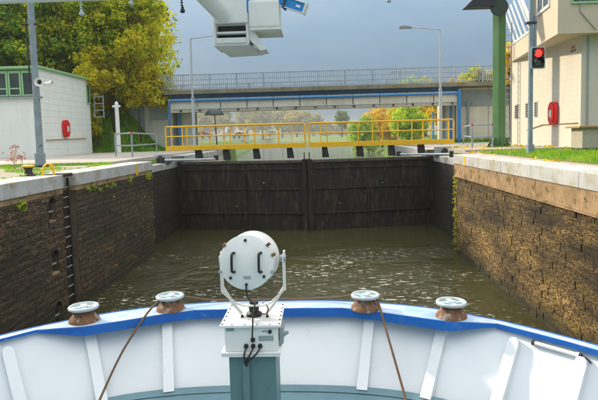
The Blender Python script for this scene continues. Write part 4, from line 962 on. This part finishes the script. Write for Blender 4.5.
def tree(name, label, base, h, rx, rz, m, n, per, size, spread, seed, tint=(.2, .8), ry=None, trunk=True, group=None, cz_=None, trunk_r=None, lo=-.75, cat='tree'):
    g = np.random.default_rng(seed); t = thing(name, label, cat, base, group); ry = ry or rx
    c = (0, 0, cz_ if cz_ is not None else h-rz*.95)
    cl = crown_clumps(c, rx, ry, rz, n, g, lo); big = g.uniform(*tint, 9); wts = g.normal(size=(9, 3))*np.array([rx, ry, rz])+np.array(c)
    tc_ = np.array([big[np.argmin(((wts-q)**2).sum(1))] for q in cl])*.6+g.uniform(*tint, len(cl))*.4
    leaves('crown', m, t, cl, per, size, spread*g.uniform(.7, 1.3, len(cl)), tc_, seed=seed+1)
    if trunk:
        tr = trunk_r or h*.022; mb = MB(); lean = g.normal(size=2)*.3
        top = Vector((lean[0], lean[1], c[2]+rz*.2)); mb.tube([(0, 0, -.3), (lean[0]*.3, lean[1]*.3, h*.25), top*.75, top], [tr*1.3, tr, tr*.7, tr*.25], 8)
        for q in cl[:: max(1, len(cl)//12)]:
            s0 = Vector((lean[0]*.5, lean[1]*.5, c[2]-rz*g.uniform(.1, .6))); e0 = Vector(q); mb.tube([s0, (s0+e0)/2+Vector((0, 0, .3)), e0], [tr*.45, tr*.28, tr*.08], 6)
        mb.build('trunk', M_bark, t, True)
    return t
ML_yg = leafmat('autumn_green_leaves', [(0, (.08, .15, .013)), (.33, (.31, .46, .02)), (.58, (.68, .66, .02)), (.82, (.90, .72, .02)), (1, (.88, .52, .02))], gain=1.)
ML_dg = leafmat('dark_green_leaves', [(0, (.035, .11, .016)), (.38, (.11, .28, .025)), (.62, (.28, .46, .03)), (.84, (.85, .68, .02)), (1, (.85, .50, .02))], gain=1.)
ML_y = leafmat('yellow_leaves', [(0, (.45, .45, .02)), (.5, (.85, .68, .02)), (1, (.88, .62, .02))], gain=1.)
ML_o = leafmat('orange_leaves', [(0, (.42, .22, .02)), (.4, (.74, .46, .02)), (.75, (.82, .58, .02)), (1, (.62, .56, .03))], gain=1.)
ML_g = leafmat('meadow_tree_leaves', [(0, (.05, .11, .010)), (.5, (.16, .24, .014)), (1, (.42, .36, .02))])
ML_far = leafmat('far_tree_leaves', [(0, (.05, .07, .025)), (.5, (.11, .12, .03)), (1, (.24, .17, .04))])
ML_grass = leafmat('grass_blades', [(0, (.035, .10, .006)), (.5, (.10, .22, .012)), (1, (.26, .30, .03))], trans=.4, gain=2.)
GT = 'big trees on the road embankment'
TF = lambda x, y: float(terr(np.array([x*1.]), np.array([y*1.]))[0])
tree('broadleaf_tree', 'tall yellow green autumn tree at the left end of the bridge', (-14.6, 39.2, TF(-14.6, 39.2)), 12, 4.3, 4.9, ML_yg, 360, 105, .20, .70, 21, (.2, .85), ry=3.4, group=GT, cz_=12.6-TF(-14.6, 39.2), lo=-.95)
tree('broadleaf_tree', 'dark green tree flecked with yellow behind the white building', (-20.6, 39.4, TF(-20.6, 39.4)), 13, 4.4, 6.0, ML_dg, 370, 105, .20, .72, 22, (.12, .90), ry=3.4, group=GT, cz_=13.0-TF(-20.6, 39.4), lo=-.95)
tree('broadleaf_tree', 'dense green tree at the left edge behind the white building roof', (-27.2, 39.6, TF(-27.2, 39.6)), 13, 4.8, 6.2, ML_dg, 400, 90, .21, .8, 23, (.1, .92), ry=3.4, group=GT, cz_=13.2-TF(-27.2, 39.6), lo=-.95)
tree('broadleaf_tree', 'orange flecked tree standing behind the two front trees', (-20.0, 54, 3.7), 21, 6, 8, ML_yg, 340, 60, .30, 1.1, 24, (.35, 1), group=GT, cz_=12, lo=-.95)
tree('broadleaf_tree', 'tall green tree behind, at the top left of the picture', (-29.0, 55, 3.7), 22, 6.5, 8.5, ML_dg, 340, 60, .32, 1.1, 25, (.1, .92), group=GT, cz_=12.5, lo=-.95)
tree('shrub', 'leafy yellow green shrub covering the left end of the bridge railing', (-12.9, 39.3, TF(-12.9, 39.3)), 4.6, 1.9, 1.7, ML_yg, 120, 80, .16, .42, 34, (.3, .95), ry=.9, cz_=8.7-TF(-12.9, 39.3), trunk_r=.07, cat='shrub', lo=-1)
tree('shrub', 'bright yellow shrub in front of the green trees above the grass slope', (-15.4, 37.6, 4.6), 6, 1.5, 1.9, ML_y, 100, 80, .15, .40, 26, (.2, .9), cz_=4.5, trunk_r=.05, cat='shrub')
tree('shrub', 'green and yellow shrub hanging over the left abutment wall', (-11.9, 40.6, 7.9), 1.9, 1.5, 1.2, ML_yg, 70, 80, .13, .36, 27, (.3, .9), cz_=.4, ry=.9, trunk_r=.04, lo=-1, cat='shrub')
tree('shrub', 'olive shrub between the yellow shrub and the abutment wall', (-15.0, 40.2, 7.3), 1.8, 1.5, 1.3, ML_yg, 70, 80, .13, .36, 28, (.3, .85), cz_=.5, ry=1.0, trunk_r=.04, lo=-1, cat='shrub')
tree('shrub', 'yellow shrub behind the rack at the end of the white building', (-16.1, 37.3, 4.2), 4.4, 1.0, 1.8, ML_y, 70, 70, .15, .36, 29, (.0, .6), cz_=2.0, trunk_r=.04, cat='shrub')
tree('shrub', 'round autumn bush growing on the right end of the bridge', (12.2, 41.4, 8.2), 1.5, 1.5, .85, ML_yg, 60, 46, .14, .32, 30, (.35, .95), cz_=.45, ry=.6, trunk_r=.03, lo=-1, cat='shrub')
tree('shrub', 'yellow bush seen between the green column and the cream building', (12.35, 35.0, 3.9), 6.6, .55, 1.5, ML_o, 26, 40, .18, .35, 31, (.2, .8), cz_=5, trunk_r=.04, cat='shrub')
GA = 'autumn trees on the right canal bank'
aut = [('yellow green autumn tree left of the blue column under the bridge', 17.5, 104, 8.2, 3.0, 3.6, ML_g, (.3, .9)), ('orange autumn tree under the bridge, nearest the open canal', 18.0, 150, 10.0, 4.0, 5.0, ML_o, (.1, .8)),
       ('bright yellow autumn tree beside the right bridge pier', 22.6, 96, 8.6, 2.8, 3.8, ML_o, (.3, 1)), ('green autumn tree at the left of the right bank trees', 12.0, 142, 11.5, 3.0, 4.8, ML_g, (.1, .6)),
       ('deep orange tree behind the right lamp post', 27, 118, 11, 4.2, 4.8, ML_o, (.0, .6)), ('tall yellow tree filling the gap behind the right bank trees', 22, 138, 15, 4.5, 6.5, ML_g, (.4, 1)), ('low golden tree far back between the right bank trees', 18, 160, 11, 4, 5, ML_o, (.2, .9)), ('golden tree behind the right bridge abutment', 29.5, 105, 10, 4.4, 5, ML_o, (.3, .9)), ('broad yellow tree right of the blue post under the bridge', 25.5, 128, 12, 4.6, 5.6, ML_y, (.2, 1)), ('orange yellow tree low behind the right street lamp', 19.5, 118, 9, 3.4, 4.2, ML_o, (.4, 1))]
for i, (lab, x, y, h, rx, rz, mm, tn) in enumerate(aut): tree('autumn_tree', lab, (x, y, float(terr(np.array([x*1.]), np.array([y*1.]))[0])), h*1.05, rx*1.22, rz*1.12, mm, 170, 56, .32, .85, 40+i, tn, group=GA)
# far, hazy trees along the canal
GF = 'distant trees along the canal'
farT = [(-62, 300, 19, 9), (-50, 290, 20, 9), (-40, 310, 20, 9.5), (-30, 300, 19, 9), (-20, 315, 19, 9), (-11, 300, 16, 8), (-2, 330, 13, 7), (6, 350, 11, 6), (15, 360, 10, 6), (25, 345, 9, 6), (34, 360, 10, 6), (-74, 320, 22, 10), (45, 330, 13, 7)]
for i, (x, y, h, r_) in enumerate([(a*2.2, b*2.2, c*(2.45 if a < 0 else 2.05), d*2.7) for a, b, c, d in farT]):
    tree('far_tree', ['tall hazy far tree third from left beyond the bridge', 'tall hazy far tree left of the hill crest', 'broad hazy far tree on the hill crest', 'broad hazy far tree right of the hill crest', 'rounded hazy far tree where the row begins to fall', 'lower hazy far tree on the falling row', 'small hazy far tree at the end of the wooded row', 'small far tree above the far water', 'low far tree left in the open sky gap', 'lowest far tree in the open sky gap', 'low far tree at the right end of the sky gap', 'highest hazy far tree behind the left lamp pole', 'far tree behind the orange trees on the right'][i], (x, y, 3), h, r_*.75, h*.5, ML_far, 90, 40, 2.0, 4.2, 60+i, (.1, .9), group=GF, cz_=h*.5)
tree('lone_tree', 'small dark round tree standing alone above the far water', (18.5, 400, 3.4), 21, 5.0, 7.5, ML_dg, 90, 46, .9, 1.7, 90, (.0, .45), cz_=12.5, lo=-.98)
# distant hills as one wooded mass
hx = np.linspace(-900, 900, 90); hy = np.array([820, 900, 1000, 1200, 1500]); HX, HY = np.meshgrid(hx, hy)
hz_ = (np.array([0, 10, 17, 20, 6])[:, None])*(.75+.25*np.sin(HX*.006+1.2)+.12*np.sin(HX*.021+2)+.06*np.sin(HX*.09))*np.where(HX < 0, 1, .75)+3
ii = np.arange(4*90).reshape(4, 90)[:, :-1].ravel()
o = raw('hills', np.stack([HX, HY, hz_], -1).reshape(-1, 3), np.stack([ii, ii+1, ii+91, ii+90], -1), M_hill); struct(o)

# grass as stuff
def blades(name, label, pts, h, wid, seed, cat='grass', tint=(.2, .9)):
    g = np.random.default_rng(seed); n = len(pts); p = np.asarray(pts); a = g.random(n)*2*np.pi; hh = h*g.uniform(.4, 1.3, n); ln = g.normal(size=(n, 2))*.35*hh[:, None]
    dx = np.stack([np.cos(a), np.sin(a), np.zeros(n)], 1)*wid*g.uniform(.6, 1.4, n)[:, None]; tip = p+np.concatenate([ln, hh[:, None]], 1); mid = p+np.concatenate([ln*.35, hh[:, None]*.6], 1)
    V = np.stack([p-dx, p+dx, mid+dx*.7, tip, mid-dx*.7], 1).reshape(-1, 3); F_ = np.arange(n*5).reshape(n, 5)
    tn = np.clip(g.uniform(*tint, n)*.6+.4*(.5+.5*np.sin(p[:, 0]*3.1+1)*np.cos(p[:, 1]*2.3)), 0, 1)
    o = raw(name, V, F_, ML_grass, None, tn); tag(o, label, cat, None, 'stuff'); return o
def scatter(x0, x1, y0, y1, n, zf, g, mask=None):
    p = np.stack([g.uniform(x0, x1, n), g.uniform(y0, y1, n)], 1)
    if mask is not None: p = p[mask(p[:, 0], p[:, 1])]
    z = zf(p[:, 0], p[:, 1]) if callable(zf) else np.full(len(p), zf); return np.concatenate([p, z[:, None]], 1)
g = np.random.default_rng(5)
blades('verge_grass', 'bright lush grass strip on the right quay edge', scatter(6.45, 14, 8, 21.9, 15000, 3.79, g, lambda x, y: (x > 6.55+.12*np.sin(y*4)+.08*np.sin(y*11)) & ((y < 20.2) | (x < 9.6))), .13, .012, 51, tint=(.35, 1))
patch = lambda x, y: (np.sin(x*1.7+1)*np.cos(y*1.3+.5)+.5*np.sin(x*4.1)*np.sin(y*3.3)) > .35
blades('quay_weeds', 'patchy grass and weeds on the left gravel quay', scatter(-16, -7.4, 9, 19.6, 14000, 3.76, g, patch), .09, .012, 52)
edge = g.uniform(9, 19.5, 500); blades('edge_weeds', 'low weeds along the left coping joint', np.stack([-7.66+g.normal(size=500)*.03, edge+.2*np.sin(edge*9), np.full(500, 3.755)], 1), .05, .01, 53)
blades('step_weeds', 'tufts of weed along the left paving step', np.stack([g.uniform(-16, -7.5, 900), 19.55+g.normal(size=900)*.07, np.full(900, 3.765)], 1)[lambda: None] if False else np.stack([g.uniform(-16, -7.5, 900), 19.55-np.abs(g.normal(size=900))*.08, np.full(900, 3.765)], 1), .12, .014, 54)
blades('slope_grass', 'green grass on the embankment slope left of the bridge', scatter(-30, -10.9, 36.9, 41.0, 16000, terr, g), .28, .035, 55, tint=(.0, .75))
blades('bank_grass', 'grass along the foot of the right abutment wall', scatter(9.2, 18, 38.3, 40.9, 2500, 3.86, g, lambda x, y: y > 39.6), .3, .03, 56, tint=(.1, .8))
ML_pink = leafmat('pink_flowers', [(0, (.40, .16, .12)), (1, (.60, .28, .22))], gain=1.)
# pink flowering weeds
for k, (x, y) in enumerate(((-9.35, 16.4), (-9.0, 16.1), (-9.7, 16.9))):
    t = thing('flowering_weed', ['tallest thin pink flowering weed on the left gravel quay', 'short pink weed nearest the coping on the left quay', 'short pink weed farthest back on the left gravel quay'][k], 'plant', (x, y, 3.765), 'pink weeds on the quay')
    mb = MB(); hgt = .55+.25*(k == 0)
    for q in range(4): mb.tube([(0, 0, 0), (random.uniform(-.06, .06), random.uniform(-.06, .06), hgt*.6), (random.uniform(-.13, .13), random.uniform(-.1, .1), hgt*random.uniform(.8, 1.1))], [.006, .005, .003], 5)
    mb.build('stem', M_wood, t)
    cl = np.stack([g.normal(size=14)*.07, g.normal(size=14)*.06, hgt*g.uniform(.55, 1.05, 14)], 1)
    leaves('flower_heads', ML_pink, t, cl, 9, .035, .045, g.uniform(0, 1, 14), seed=70+k)['kind'] = 'stuff'
# fallen leaves and wall growth
n = 260; p = np.stack([g.uniform(6.2, 10.6, n), g.uniform(14, 30, n)], 1); zz = np.where(p[:, 1] > 23.2, 3.885, 3.787)
ok = (p[:, 1] > 22) | (p[:, 0] < 6.6); p = p[ok]; zz = zz[ok]
o = leaves('fallen_leaves', ML_o, None, np.concatenate([p, zz[:, None]+.005], 1), 2, .12, .10, g.uniform(.2, 1, len(p)), squash=.04, seed=80); tag(o, 'yellow fallen leaves scattered on the right quay', 'leaves', None, 'stuff')
def wallgrowth(name, label, x, sgn, pts, m, seed, size=.07, sp=.10, per=8):
    c = np.array([(x+sgn*.03, y, z) for y, z in pts]); o = leaves(name, m, None, c, per, size, sp, np.random.default_rng(seed).uniform(.1, .9, len(c)), seed=seed); tag(o, label, 'moss', None, 'stuff')
gy = np.random.default_rng(9)
wallgrowth('wall_moss', 'green moss tufts under the left coping', WL, 1, [(y, 3.22+gy.normal()*.06) for y in gy.choice([11.8, 12.0, 12.1, 15.5, 15.8, 16.2, 16.8, 17.3, 18.9, 20.8, 21.2], 40)+gy.normal(size=40)*.12], ML_g, 91, .045, .09, 14)
wallgrowth('clinging_leaves', 'yellow leaves clinging to the left chamber wall', WL, 1, [(y, z) for y, z in zip(gy.uniform(16, 21.5, 34), gy.uniform(.4, 3.0, 34))], ML_y, 92, .05, .05, 2)
wallgrowth('corner_moss', 'moss and yellow weed on the right wall corner', WR, -1, [(y, z) for y, z in zip(21.1-np.abs(gy.normal(size=60))*.18, gy.uniform(.1, 3.0, 60))], ML_yg, 93, .06, .08, 6)
# gate leaf litter
o = leaves('gate_leaf_litter', ML_o, None, np.array([(x, GC-.12+abs(x+.5)*.16, z) for x, z in ((.6, 2.6), (1.6, 2.55), (1.1, 1.3), (3.2, 2.2), (-2.6, 2.4), (-4.1, 1.2), (2.4, 1.9), (-1.6, 1.9))]), 2, .07, .1, g.uniform(0, 1, 8), seed=95); tag(o, 'few yellow leaves stuck to the dark lock gate', 'leaves', None, 'stuff')

# ================================================================ FAR SETTLEMENT
def house(label, x, y, w_, d_, h_, rh):
    t = thing('far_house', label, 'house', (x, y, 3.5), 'far houses left of the canal')
    MB().box(-w_/2, w_/2, 0, d_, 0, h_).build('wall', M_hous, t); MB().prism([(-w_/2-.3, h_), (w_/2+.3, h_), (0, h_+rh)], 'y', -.3, d_+.3).build('roof', M_roof, t)
    for k in range(3):
        xx = -w_/2+w_*(k+.5)/3; wn = MB().box(xx-.5, xx+.5, -.04, .0, h_*.4, h_*.4+1.2).build('window', M_wframe, t); MB().box(xx-.4, xx+.4, -.06, -.041, h_*.4+.1, h_*.4+1.1).build('pane', M_glass, wn)
house('pale far house with red roof behind the left walkway, nearest the lamp pole', -50, 236, 9, 9, 2.8, 2.0); house('smaller pale far house with red roof nearer the hazy hill', -36, 250, 7, 9, 2.4, 1.7)
fe = thing('far_fence', 'dark bar fence on the left bank beyond the bridge', 'fence', (-27, 66, 3.7))
MB().box(0, 12, -.03, .03, 1.0, 1.06).build('top_rail', M_black, fe); MB().box(0, 12, -.03, .03, .2, .25).build('bottom_rail', M_black, fe)
f0 = None
for k in range(41):
    if f0 is None: f0 = MB().box(-.02, .02, -.02, .02, 0, 1.1).build('bar', M_black, fe)
    else: inst('bar', f0.data, fe, (k*.3, 0, 0))
def farpole(label, x, y, h, m, r_):
    t = thing('far_post', label, 'post', (x, y, float(terr(np.array([x*1.]), np.array([y*1.]))[0]))); MB().tube([(0, 0, -.2), (0, 0, h)], r_, 8).build('shaft', m, t, True); MB().lathe([(r_*1.4, 0), (r_*1.4, .08)], (0, 0, h), 'z', 8).build('cap', m, t)
farpole('blue steel post before the autumn trees under the bridge', 13.2, 62, 4.5, M_bpipe, .1); farpole('grey post on the right bank near the open canal', 9.7, 70, 3.2, M_pole, .12); farpole('pale thin post on the right bank', 15, 100, 4.2, M_lpole, .09)

# ================================================================ HAZE (air between here and the far trees)
hm = bpy.data.materials.new('haze_air'); hm.use_nodes = True; hn = hm.node_tree; hn.nodes.clear()
ho = hn.nodes.new('ShaderNodeOutputMaterial'); pv = hn.nodes.new('ShaderNodeVolumePrincipled'); pv.inputs['Color'].default_value = (.93, .95, .97, 1); pv.inputs['Density'].default_value = .00042; pv.inputs['Anisotropy'].default_value = .2
hn.links.new(pv.outputs[0], ho.inputs['Volume'])
hb = MB().box(-1600, 1600, -100, 3100, -4.2, 34).build('haze', hm); hb['kind'] = 'stuff'; hb['label'] = 'pale autumn haze thickening toward the far trees'; hb['category'] = 'haze'
